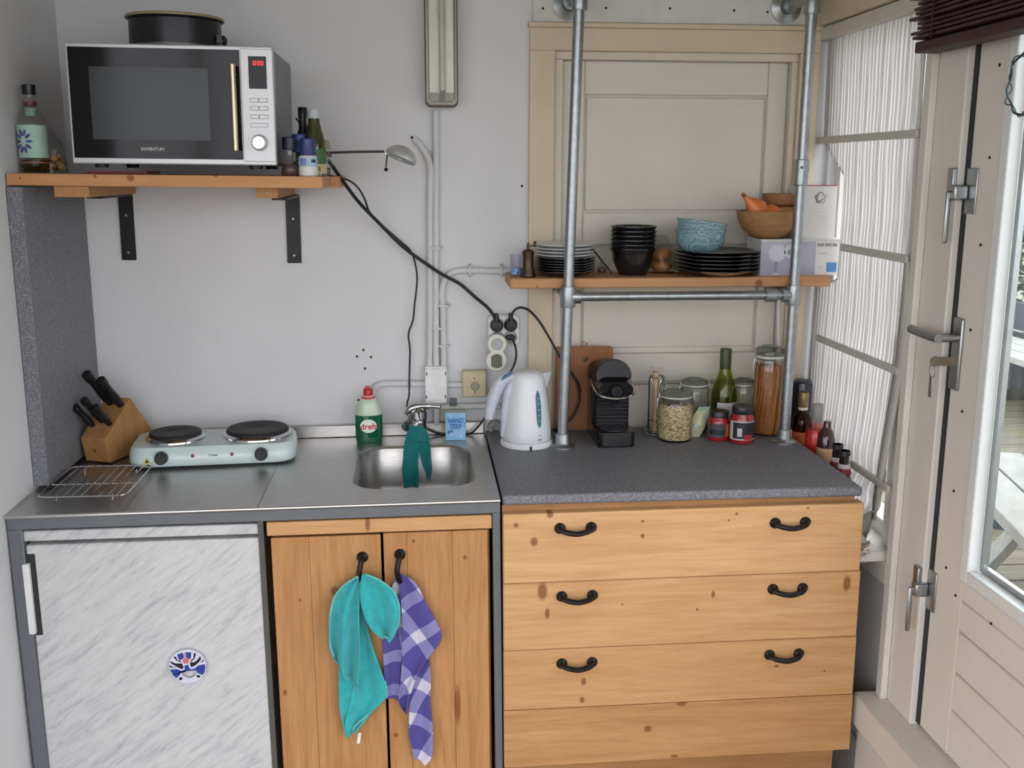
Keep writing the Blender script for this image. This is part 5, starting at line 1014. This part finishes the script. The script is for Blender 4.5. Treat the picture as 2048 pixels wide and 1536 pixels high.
# wooden bowls and onions
def woodlathe(nm, l, d): return wood(nm, l, d, 'x', 2.0)
WBM = woodlathe('bowl_wood', '#b08a5e', '#8d653c')
zbx = bz1+.003
lathed('wooden_bowl', 'large turned wooden bowl holding onions on top of the glassware box', 'bowl', (1.7987, -.10, zbx), [(.028, 0), (.045, .006), (.066, .024), (.079, .05), (.083, .071), (.079, .071), (.074, .05), (.06, .028), (.0005, .012)], WBM)
lathed('wooden_bowl', 'small pale wooden bowl turned upside down beside the onions', 'bowl', (1.8413, -.085, zbx+.050), [(.046, 0), (.048, .004), (.046, .024), (.036, .032), (.034, .031), (.043, .022), (.042, .004)], woodlathe('pale_bowl_wood', '#bd9560', '#a37a48'))
lathed('wooden_bowl', 'small darker wooden bowl stacked on the pale upturned bowl', 'bowl', (1.8363, -.085, zbx+.083), [(.034, 0), (.044, .005), (.049, .02), (.05, .032), (.047, .032), (.043, .012), (.0005, .007)], woodlathe('dark_bowl_wood', '#9f7450', '#83593a'))
ON = mat('onion_skin', '#c9703a', .35, var=.25, nscale=25)
o1 = thing('onion', 'orange onion with long pointed neck leaning out of wooden bowl', 'onion', (1.7617, -.125, zbx+.074), (radians(8), radians(-48), 0)); o1.scale = (1.45, 1.45, 1.45)
obj('bulb', MB().lathe([(.0005, -.019), (.010, -.017), (.018, -.008), (.0195, .002), (.016, .012), (.010, .021), (.0055, .03), (.003, .036)], seg=24), ON, o1); obj('tip', MB().lathe([(.003, .035), (.004, .038), (.003, .043), (.0005, .044)], seg=10), mat('onion_tip', '#8f4a2c', .7), o1)
o2 = thing('onion', 'round orange onion lying in front inside the wooden bowl', 'onion', (1.7955, -.135, zbx+.064), (radians(70), 0, radians(30))); o2.scale = (1.3, 1.3, 1.3)
obj('bulb', MB().lathe([(.0005, -.018), (.012, -.016), (.0195, -.006), (.0195, .004), (.012, .015), (.004, .020), (.002, .025)], seg=24), ON, o2); obj('root', MB().lathe([(.003, -.020), (.004, -.0175)], seg=8), MATS['onion_tip'], o2)
# ================================================================ ON THE WORKTOP
KWH = mat('kettle_white', '#dcdfe4', .3, var=.01, coat=.2); KLI = mat('kettle_lilac', '#c3c6d6', .35)
kt = thing('kettle', 'white electric kettle with teal water gauge beside the left pipe', 'kettle', (1.1574, -.172, ZW)); kk = 0.0013
obj('base', MB().lathe(K([(51,0),(53,2),(53,8),(50,12)], kk), seg=48), KWH, kt)
obj('body', MB().lathe(K([(48,12),(50,15),(49,30),(46,60),(42,95),(37.5,125),(35,138),(32,146),(22,151),(8,153),(.5,153)], kk), seg=48), KWH, kt, ang=60)
obj('spout', MB().loft([[(34*kk, -12*kk, 112*kk), (34*kk, 12*kk, 112*kk), (40*kk, 0, 112*kk)], [(30*kk, -13*kk, 147*kk), (30*kk, 13*kk, 147*kk), (51*kk, 0, 149*kk)]]), KWH, kt, bev=.002)
hpts = [(-26, 0, 142), (-48, 0, 134), (-62, 0, 112), (-70, 0, 88), (-75, 0, 66), (-77, 0, 55)]
obj('handle', MB().tube(spline([(x*kk, -.010, z_*kk) for x, y_, z_ in hpts], 5), [.013]*5+[.0165]*5+[.016]*5+[.014]*5+[.012]*5+[.008], 16), KLI, kt)
obj('handle_root', MB().tube(spline([(-28*kk, -.012, 128*kk), (-40*kk, -.014, 98*kk), (-46*kk, -.014, 50*kk), (-48*kk, -.012, 18*kk)], 5), [.014]*5+[.011]*5+[.008]*5+[.005], 14), KLI, kt)
BTN = mat('button_blue', '#6d88a8', .4)
for x_, z_ in ((-36, 147), (-47, 141)): obj('button', MB().box(-.008, .008, -.007, .007, -.002, .002), BTN, kt, bev=.001, loc=(x_*kk, -.022, z_*kk), rot=(radians(18), radians(-30), 0))
def gauge(cx_, z0g, z1g, hw_, off, m, nm):
    rings = []
    for i in range(13):
        t = i/12; z_ = z0g+(z1g-z0g)*t; w2 = hw_*math.sqrt(max(.02, 1-(2*t-1)**4)); rb = (49-(z_-30)*.095)*kk if z_ < 95 else (42-(z_-95)*.15)*kk
        row = []
        for s_ in (-1, -.5, 0, .5, 1):
            a = radians(cx_)+s_*w2/rb; row.append(((rb+off)*sin(a), -(rb+off)*cos(a), z_*kk))
        for s_ in (1, .5, 0, -.5, -1):
            a = radians(cx_)+s_*w2/rb; row.append(((rb-.002)*sin(a), -(rb-.002)*cos(a), z_*kk))
        rings.append(row)
    obj(nm, MB().loft(rings), m, kt)
gauge(26, 44, 117, .0068, .0012, mat('gauge_teal', '#3f7280', .25), 'water_gauge')
for i in range(5):
    z_ = 58+i*11; rb = (46.6-(z_-55)*.1)*kk; a = radians(26); obj('gauge_mark', MB().box(-.003, .003, -.0006, .0006, -.0005, .0005), PAPER, kt, loc=((rb+.0022)*sin(a), -(rb+.0022)*cos(a), z_*kk), rot=(0, 0, a))
for z_, w2 in ((29, .004), (20, .0055)):
    a = radians(26); rb = (49.5)*kk; obj('logo_mark', MB().box(-w2, w2, -.0005, .0005, -.001, .001), mat('logo_dark', '#33353a', .5) if z_ < 25 else mat('logo_mid', '#8a8c92', .5), kt, loc=((rb+.0008)*sin(a), -(rb+.0008)*cos(a), z_*kk), rot=(0, 0, a))
obj('cord_slot', MB().box(-.003, .003, -53.5*kk, -50*kk, 0, 9*kk), BLACK, kt, loc=(.004, 0, 0))
# cutting board
cbm = wood('board_wood', '#a06e48', '#84542f', 'z', .9, (((1.3171,-0.04,1.0269), .02, .006),))
ct = thing('cutting_board', 'brown wooden cutting board leaning on the wall behind the coffee machine', 'cutting board', (1.3316, -.03, ZW), (radians(-4), 0, 0))
bw, bh = 0.1562, 0.2302
n = 20; hc_ = (0, bh*.86); hr = .0095
outl = rrect(bw, bh, .006, 4, 0, bh/2); m_ = len(outl)
holep = []
for (x, z_) in outl: d = Vector((x-hc_[0], z_-hc_[1])).normalized(); holep.append((hc_[0]+hr*d.x, hc_[1]+hr*d.y))
bb3 = MB().loft([[(x, -.009, z_) for x, z_ in outl], [(x, .009, z_) for x, z_ in outl], [(x, .009, z_) for x, z_ in holep], [(x, -.009, z_) for x, z_ in holep], [(x, -.009, z_) for x, z_ in outl]], cap=False)
obj('board', bb3, cbm, ct); obj('cord', MB().tube(spline([(0, -.011, bh*.86), (.004, -.012, bh*.93), (.002, 0, bh+.003), (.008, .0, bh+.008), (-.006, .002, bh+.014)], 5), .0013, 6), mat('orange_string', '#b8603a', .8), ct)
# coffee machine
cm = thing('coffee_machine', 'small black capsule coffee machine with chrome lever in front of the cutting board', 'coffee machine', (1.3854, -.120, ZW)); kc = 0.0013
CB = mat('coffee_black', '#121216', .22, coat=.3); CT = mat('coffee_matte', '#131317', .35, spec=.3); hwc = 38*kc
def cring(w, d0, d1, z_, r): return [(x, y_, z_) for x, y_ in rrect(w, d1-d0, r, 5, 0, (d0+d1)/2)]
obj('base_tray', MB().loft([cring(2*hwc*.98, -.105, .075, 0, .012), cring(2*hwc, -.108, .075, .004, .014), cring(2*hwc, -.106, .075, 30*kc, .014), cring(2*hwc*.95, -.1, .075, 32*kc, .014)]), CB, cm)
obj('drip_grid', MB().lathe([(.036, 0), (.036, .0012), (.0005, .0012)], 0, -.066, 32*kc, 28), mat('grid_grey', '#55555a', .35, .6), cm)
obj('column', MB().loft([cring(2*hwc*.93, -.032, .07, 31*kc, .01), cring(2*hwc*.93, -.032, .07, 118*kc, .01)]), CT, cm)
for i in range(8): obj('rib', MB().tube([(-hwc*.84, -.033, (42+i*8)*kc), (hwc*.84, -.033, (42+i*8)*kc)], .0032, 8), mat('rib_sheen', '#3a3a40', .25, .6), cm)
obj('side_cover', MB().loft([cring(2*hwc*1.0, -.02, .072, 31*kc, .012), cring(2*hwc*1.0, -.02, .072, 125*kc, .012)]), CB, cm)
hd = obj('head', MB().loft([[(x*1.0, y_, z_) for x, z_ in rrect(2*hwc*(1.0 if y_ > -.07 else .9), .058*(1 if y_ > -.07 else .9), .026, 6, 0, 0)] for y_ in (-.084, -.078, -.05, .04, .066, .07)]), CB, cm, loc=(0, 0, 122*kc), rot=(radians(10), 0, 0))
obj('lid', MB().lathe([(hwc*.98, -.055), (hwc*1.0, -.05), (hwc*1.0, .056), (hwc*.9, .066), (.0005, .068)], -.0, 0, 0, 36, axis='y', sy=.86), CT, cm, loc=(-.003, .008, 131*kc), rot=(radians(-10), 0, 0))
obj('capsule_mouth', MB().lathe([(.017, 0), (.018, .003), (.014, .009), (.008, .009), (.007, .004), (.0005, .004)], 0, -.084, 112*kc, 24, axis='y'), CT, cm)
obj('lever', MB().tube(spline([(-hwc*1.04, .0, 122*kc), (-hwc*1.04, -.055, 112*kc), (-hwc*.8, -.090, 103*kc), (0, -.1, 99*kc), (hwc*.8, -.090, 103*kc), (hwc*1.04, -.055, 110*kc), (hwc*1.04, .0, 118*kc)], 6), .0036, 10), CHROME, cm)
obj('spout', MB().lathe([(.010, 84*kc), (.012, 92*kc), (.015, 100*kc)], 0, -.06, 0, 18), CB, cm)
# wire holder
wh = thing('wire_holder', 'chrome wire holder with wooden rod and clear tubes behind the oat jar', 'holder', (1.5193, -.085, ZW)); kh = 0.0014
for i in range(4):
    a = i*pi/2+.5; x, y_ = .019*cos(a), .019*sin(a); ta = (-sin(a), cos(a)); g = .009
    obj('wire_loop', MB().tube(spline([(x+ta[0]*g, y_+ta[1]*g, .006), (x+ta[0]*g, y_+ta[1]*g, .12), (x*1.15+ta[0]*g*.7, y_*1.15+ta[1]*g*.7, .148), (x*1.2, y_*1.2, .158), (x*1.15-ta[0]*g*.7, y_*1.15-ta[1]*g*.7, .148), (x-ta[0]*g, y_-ta[1]*g, .12), (x-ta[0]*g, y_-ta[1]*g, .006)], 4), .0017, 8), CHROME, wh)
for z_ in (.006, .04, .157): obj('wire_ring', MB().tube([(.022*cos(t), .022*sin(t), z_) for t in [j*2*pi/24 for j in range(24)]], .0017, 8, True), CHROME, wh)
obj('foot_wire', MB().tube(spline([(.03, -.01, .0018), (0, -.028, .0018), (-.03, -.01, .0018), (-.034, .0, .012), (-.02, .005, .02)], 5), .0016, 8), CHROME, wh)
obj('wooden_rod', MB().tube([(-.005, -.006, .008), (-.005, -.006, .172)], .0085, 14), mat('pale_rod', '#bda383', .6), wh)
obj('clear_tube', MB().tube([(.008, .003, .008), (.010, .003, .183)], .0075, 14), CLEAR, wh); obj('clear_tube', MB().tube([(-.012, .009, .008), (-.012, .009, .183)], .0065, 14), CLEAR, wh)
# clip jars
GASK = mat('jar_gasket', '#cfcfc8', .5); LIDG = glass('lid_glass', '#d3d9d4', 1.45, .1)
def clipjar(label, loc, R, H, fill, nm='clip_jar'):
    t = thing(nm, label, 'jar', loc)
    obj('glass', MB().lathe([(R*.86, 0), (R*.95, .003), (R, .012), (R, H*.74), (R*.95, H*.82), (R*.86, H*.86), (R*.86, H*.88), (R*.83, H*.88), (R*.83, H*.86), (R*.92, H*.81), (R*.965, H*.73), (R*.965, .012), (R*.9, .005), (.0005, .004)], seg=36), CLEAR, t)
    obj('gasket', MB().lathe([(R*.86, H*.878), (R*.92, H*.882), (R*.92, H*.905), (R*.86, H*.91)], seg=36), GASK, t)
    obj('lid', MB().lathe([(R*.88, H*.908), (R*.93, H*.915), (R*.93, H*.95), (R*.84, H*.985), (R*.6, H), (R*.55, H*.985), (.0005, H*.98)], seg=36), LIDG, t)
    obj('neck_wire', MB().tube([(R*.90*cos(a), R*.90*sin(a), H*.865) for a in [j*2*pi/30 for j in range(30)]], .0013, 6, True), STEELM, t)
    obj('bail_wire', MB().tube(spline([(-R*1.02, -.004, H*.66), (-R*1.06, -.006, H*.8), (-R*.97, -.004, H*.93), (-R*.86, 0, H*.972), (0, 0, H*1.004), (R*.86, 0, H*.972), (R*.97, -.004, H*.93), (R*1.03, -.006, H*.82), (R*1.02, -.004, H*.74)], 5), .0014, 6), STEELM, t)
    obj('clasp', MB().tube(spline([(-R*.92, -.01, H*.90), (-R*1.1, -.012, H*.84), (-R*1.12, -.012, H*.70), (-R*1.04, -.012, H*.64)], 5), .002, 6), STEELM, t)
    return t
def oats():
    t = NT('oat_flakes'); v = t.n('TexVoronoi'); t.l(t.pos((1, 1, 1.8)), v.inputs['Vector']); v.inputs['Scale'].default_value = 190; s_ = t.n('SeparateColor'); t.l(v.outputs['Color'], s_.inputs[0])
    t.col(t.ramp(s_.outputs[0], [(0, c('#7d6044')), (.2, c('#b3996f')), (.6, c('#cdb78c')), (.95, c('#e2d5b6'))])); t.set(Roughness=.9); t.bump(v.outputs['Distance'], .8, .003); return t.m
OATS = oats()
kj = 0.0013
R_j = 36*kj; H_j = 103*kj
j1 = clipjar('clip-top glass jar full of oat flakes at the front of the worktop', (1.5554, -.155, ZW), R_j, H_j, None)
f_ = obj('oats', MB().lathe([(R_j*.88, .006), (R_j*.95, .013), (R_j*.95, H_j*.68), (R_j*.8, H_j*.735), (R_j*.3, H_j*.75), (.0005, H_j*.755)], seg=36), OATS, j1); f_['kind'] = 'stuff'
r = random.Random(4)
for i in range(5): obj('raisin', MB().lathe([(.0003, -.005), (.005, -.003), (.006, 0), (.004, .004), (.0003, .005)], seg=8), mat('raisin_brown', '#4a2b28', .6), j1, loc=(-.02+.006*i+r.uniform(-.004,.004), -R_j*.72+.004*abs(i-2), H_j*.73+r.uniform(0,.005)))
j2 = clipjar('half empty clip-top jar standing behind the oat jar', (1.6274+.002, -.062, ZW), 31*kj, 112*kj, None)
obj('contents', MB().lathe([(30*kj*.9, .006), (30*kj*.94, .012), (30*kj*.94, .045), (.0005, .05)], seg=30), mat('grain_tan', '#9c7f58', .8, var=.3, nscale=300), j2)
j3 = clipjar('clip-top jar partly hidden behind the green wine bottle', (1.7679+.004, -.05, ZW), 24*kj, 108*kj, None)
obj('contents', MB().lathe([(24*kj*.88, .006), (24*kj*.93, .012), (24*kj*.93, .06), (.0005, .063)], seg=30), mat('grain_grey', '#8b8067', .8, var=.3, nscale=300), j3)
kt2 = 0.0013; RJ, HJ = 34*kt2, 186*kt2
j4 = clipjar('tall clip-top jar of spaghetti beside the right pipe', (1.8244-.004, -.115, ZW), RJ, HJ, None)
SPG = mat('spaghetti_straw', '#b9793e', .5, var=.15, nscale=90); r = random.Random(9); ps = None
obj('pasta_core', MB().lathe([(RJ*.7, .007), (RJ*.78, HJ*.3), (RJ*.66, HJ*.78), (.0005, HJ*.8)], seg=20), mat('pasta_core', '#a2642f', .6), j4)
for i in range(64):
    a = i*2*pi/64+r.uniform(-.05, .05); tw = r.uniform(.2, .75); q0, q1 = RJ*r.uniform(.84, .92), RJ*r.uniform(.72, .92)
    obj('spaghetti', MB().tube([(q0*cos(a), q0*sin(a), .007), (RJ*.86*cos(a+tw*.5), RJ*.86*sin(a+tw*.5), HJ*.4), (q1*cos(a+tw), q1*sin(a+tw), HJ*r.uniform(.74, .82))], .0013, 5), SPG, j4)
# wine bottle
kwn = 0.0014
wn = thing('wine_bottle', 'green wine bottle with white label behind the red sauce jars', 'bottle', (1.7111, -.07, ZW))
hb2 = (1.1421-ZW)
obj('glass', MB().lathe([(.034, 0), (.036, .003), (.036, hb2*.44), (.033, hb2*.52), (.022, hb2*.66), (.0155, hb2*.75), (.0145, hb2*.96), (.0135, hb2*.96), (.0135, hb2*.75), (.02, hb2*.65), (.032, hb2*.5), (.034, hb2*.42), (.034, .006), (.0005, .02)], seg=36), glass('wine_green', '#dfe3ac', 1.5), wn)
obj('wine', MB().lathe([(.033, .02), (.0335, hb2*.42), (.031, hb2*.5)], seg=32), glass('wine_tint', '#eaecc8', 1.33), wn)
obj('capsule', MB().lathe([(.0152, hb2*.76), (.0156, hb2*.77), (.0156, hb2*.99), (.0145, hb2)], seg=28), mat('capsule_green', '#3f4526', .4), wn)
obj('label', arc_patch(.0362, .05, -45, 75, .035), mat('wine_label', '#c9c9cd', .6), wn)
text('lettering', 'PINOT', .006, mat('label_grey_text', '#8d8f98', .6), wn, (.012, -.0358, .073), rot=(pi/2, 0, radians(18)), wrap=.036) if 0 else None
# sauce jars
REDS = mat('tomato_sauce', '#9c2226', .2, coat=.4); LIDB = mat('lid_black', '#25262b', .35)
def sauce(label, loc, R, H, labs):
    t = thing('sauce_jar', label, 'jar', loc)
    obj('jar', MB().lathe([(R*.85, 0), (R*.97, .003), (R, .008), (R, H*.6), (R*.97, H*.70), (R*.8, H*.8), (R*.8, H*.82)], seg=32), REDS, t); obj('lid', MB().lathe([(R*.86, H*.8), (R*.88, H*.81), (R*.88, H*.97), (R*.84, H), (.0005, H)], seg=32), LIDB, t)
    for a0, a1, z0q, hq, m in labs: obj('label', arc_patch(R+.0003+.0004*labs.index((a0, a1, z0q, hq, m)), hq, a0, a1, z0q), m, t)
    return t
LB1 = mat('label_dark_navy', '#22242e', .5); LBW = mat('label_pale', '#c3c4c8', .5); LBO = mat('label_orange', '#b8702a', .5); LBR = mat('label_red2', '#b02a32', .5)
sauce('smaller red sauce jar with orange and dark label beside the larger one', (1.6712, -.165, ZW), 22*kj, 61*kj, [(-80, 20, .012, .036, mat('label_slate', '#46464c', .5)), (25, 70, .014, .034, LBO), (-70, 15, .02, .012, LB1)])
k5 = 0.0013
sb_ = sauce('larger red sauce jar with black and white label beside the right pipe', (1.725, -.195, ZW), 24.5*k5, 76*k5, [(-85, 88, .012, .05, LBW), (-60, 70, .016, .043, LB1), (-38, -16, .022, .022, LBW), (-5, 35, .013, .014, LBR)])
# food packet
fpk = thing('noodle_packet', 'pale green foil food packet propped against the oat jar', 'packet', (1.6139, -.14, ZW))
def pack(u, v):
    w2 = .022*(1-.25*abs(2*v-1)**3); th = .009*sin(pi*min(1, max(0, v)))*sin(pi*u)
    return ((u-.5)*2*w2*1.0+.028*v-.004, -th+.01*v, .001+.072*v)
def pack2(u, v): p = pack(u, v); th = .009*sin(pi*v)*sin(pi*u); return (p[0], p[1]+2*th+.0006, p[2])
def foil():
    t = NT('foil_green'); t.col(t.ramp(t.noise(t.pos(), 40, 2), [(.35, c('#b9c1a0')), (.5, c('#c9c49a')), (.65, c('#9fb6a2'))])); t.set(Roughness=.35, Coat_Weight=.3); return t.m
obj('front_film', MB().grid(10, 14, pack).grid(10, 14, pack2), foil(), fpk)
obj('crimped_edge', MB().grid(12, 4, lambda u, v: (.024-.022*(1-2*u)*.75+.004*v, .01+.002*sin(u*40), .072+.010*v)), mat('crimp_mint', '#9fbfae', .4), fpk, solid=.001)
# ================================================================ BOTTLES ON THE SIDE WINDOW SILL
ZL = .742
def sillb(name, label, cat, top, x, prof, m, parts):
    """prof: (radius, distance below the top); negative distance counts up from the foot"""
    t = thing(name, label, cat, (x, top[1], ZL)); H = top[2]-ZL
    def pr(p): return [(r_, H-d if d >= 0 else -d) for r_, d in p]
    obj('glass', MB().lathe(pr(prof), seg=28), m, t)
    for nm, pf_, mm in parts: obj(nm, MB().lathe(pr(pf_), seg=28), mm, t)
    return t
NAV = mat('navy_enamel', '#1f2333', .3, coat=.3)
sillb('thermos_flask', 'dark navy flask standing in the corner by the blind', 'flask', (1.93,-0.0735,1.0522), 1.93, [(.026, -.0001), (.028, -.004), (.028, .016), (.026, .006), (.02, .001)], NAV, (('cap', [(.022, .004), (.0225, .002), (.0215, 0), (.001, 0)], mat('flask_cap', '#3a3f4a', .4)),))
sillb('liquor_bottle', 'amber liquor bottle with gold capped neck in front of the flask', 'bottle', (1.918,-0.1171,1.028), 1.918, [(.026, -.0001), (.027, -.004), (.027, .085), (.024, .068), (.014, .055), (.0125, .045), (.0125, .01)], glass('amber_glass', '#b8763a', 1.45), (('cap', [(.0125, .042), (.0135, .04), (.0135, .002), (.0125, 0), (.001, 0)], mat('gold_cap', '#8f7a52', .35, .5)), ('neck_band', [(.0128, .05), (.013, .049), (.013, .042), (.0125, .041)], PAPER), ('drink', [(.025, -.004), (.0258, .12), (.0255, .1)], glass('amber_drink', '#d07030', 1.34)), ('label', [(.0273, .14), (.0275, .139), (.0275, .108), (.0273, .107)], mat('label_orange_red', '#c06030', .5))))
sillb('rose_bottle', 'pink rose wine bottle with grey capsule beside the liquor bottle', 'bottle', (1.918,-0.2195,1.018), 1.918, [(.0275, -.0001), (.0285, -.004), (.0285, .085), (.025, .068), (.016, .055), (.013, .045), (.0125, .004)], glass('rose_glass', '#efc0ba', 1.45), (('capsule', [(.014, .048), (.0144, .047), (.0138, .002), (.0125, 0), (.001, 0)], mat('capsule_grey', '#8b8a88', .4)), ('wine', [(.026, -.004), (.0275, -.01), (.0275, .087), (.022, .068), (.001, .066)], mat('rose_wine', '#cf5350', .15, coat=.4))))
sillb('red_wine_bottle', 'dark bottle half hidden behind the pink rose bottle', 'bottle', (1.93,-0.2597,0.9819), 1.93, [(.022, -.0001), (.023, -.004), (.023, .05), (.018, .03), (.01, .018), (.0095, 0)], mat('dark_wine', '#3a1a22', .1, coat=.6), (('label', [(.0233, .11), (.0235, .109), (.0235, .07), (.0233, .069)], mat('label_cream_orange', '#c9a27a', .5)),))
BEER = mat('beer_glass', '#1a1413', .12, coat=.5)
for top, lab in (((1.925,-0.347,0.9439), 'dark small bottle with red and white neck band, further from the camera'), ((1.918,-0.4075,0.9438), 'dark small bottle with red and white neck band, nearer the worktop corner')):
    sillb('beer_bottle', lab, 'bottle', top, top[0], [(.024, -.0001), (.025, -.004), (.025, .095), (.017, .06), (.0125, .04), (.012, .012), (.0125, 0)], BEER, (('neck_band', [(.0152, .044), (.0156, .043), (.0142, .034), (.0136, .033)], mat('band_white', '#cfc6c6', .5)), ('neck_band', [(.0185, .058), (.0189, .057), (.0158, .045), (.0152, .044)], mat('band_red', '#8e2436', .5)), ('cap', [(.0132, .012), (.0142, .011), (.0135, .001), (.012, 0), (.001, 0)], mat('cap_black', '#1b1a1c', .4))))
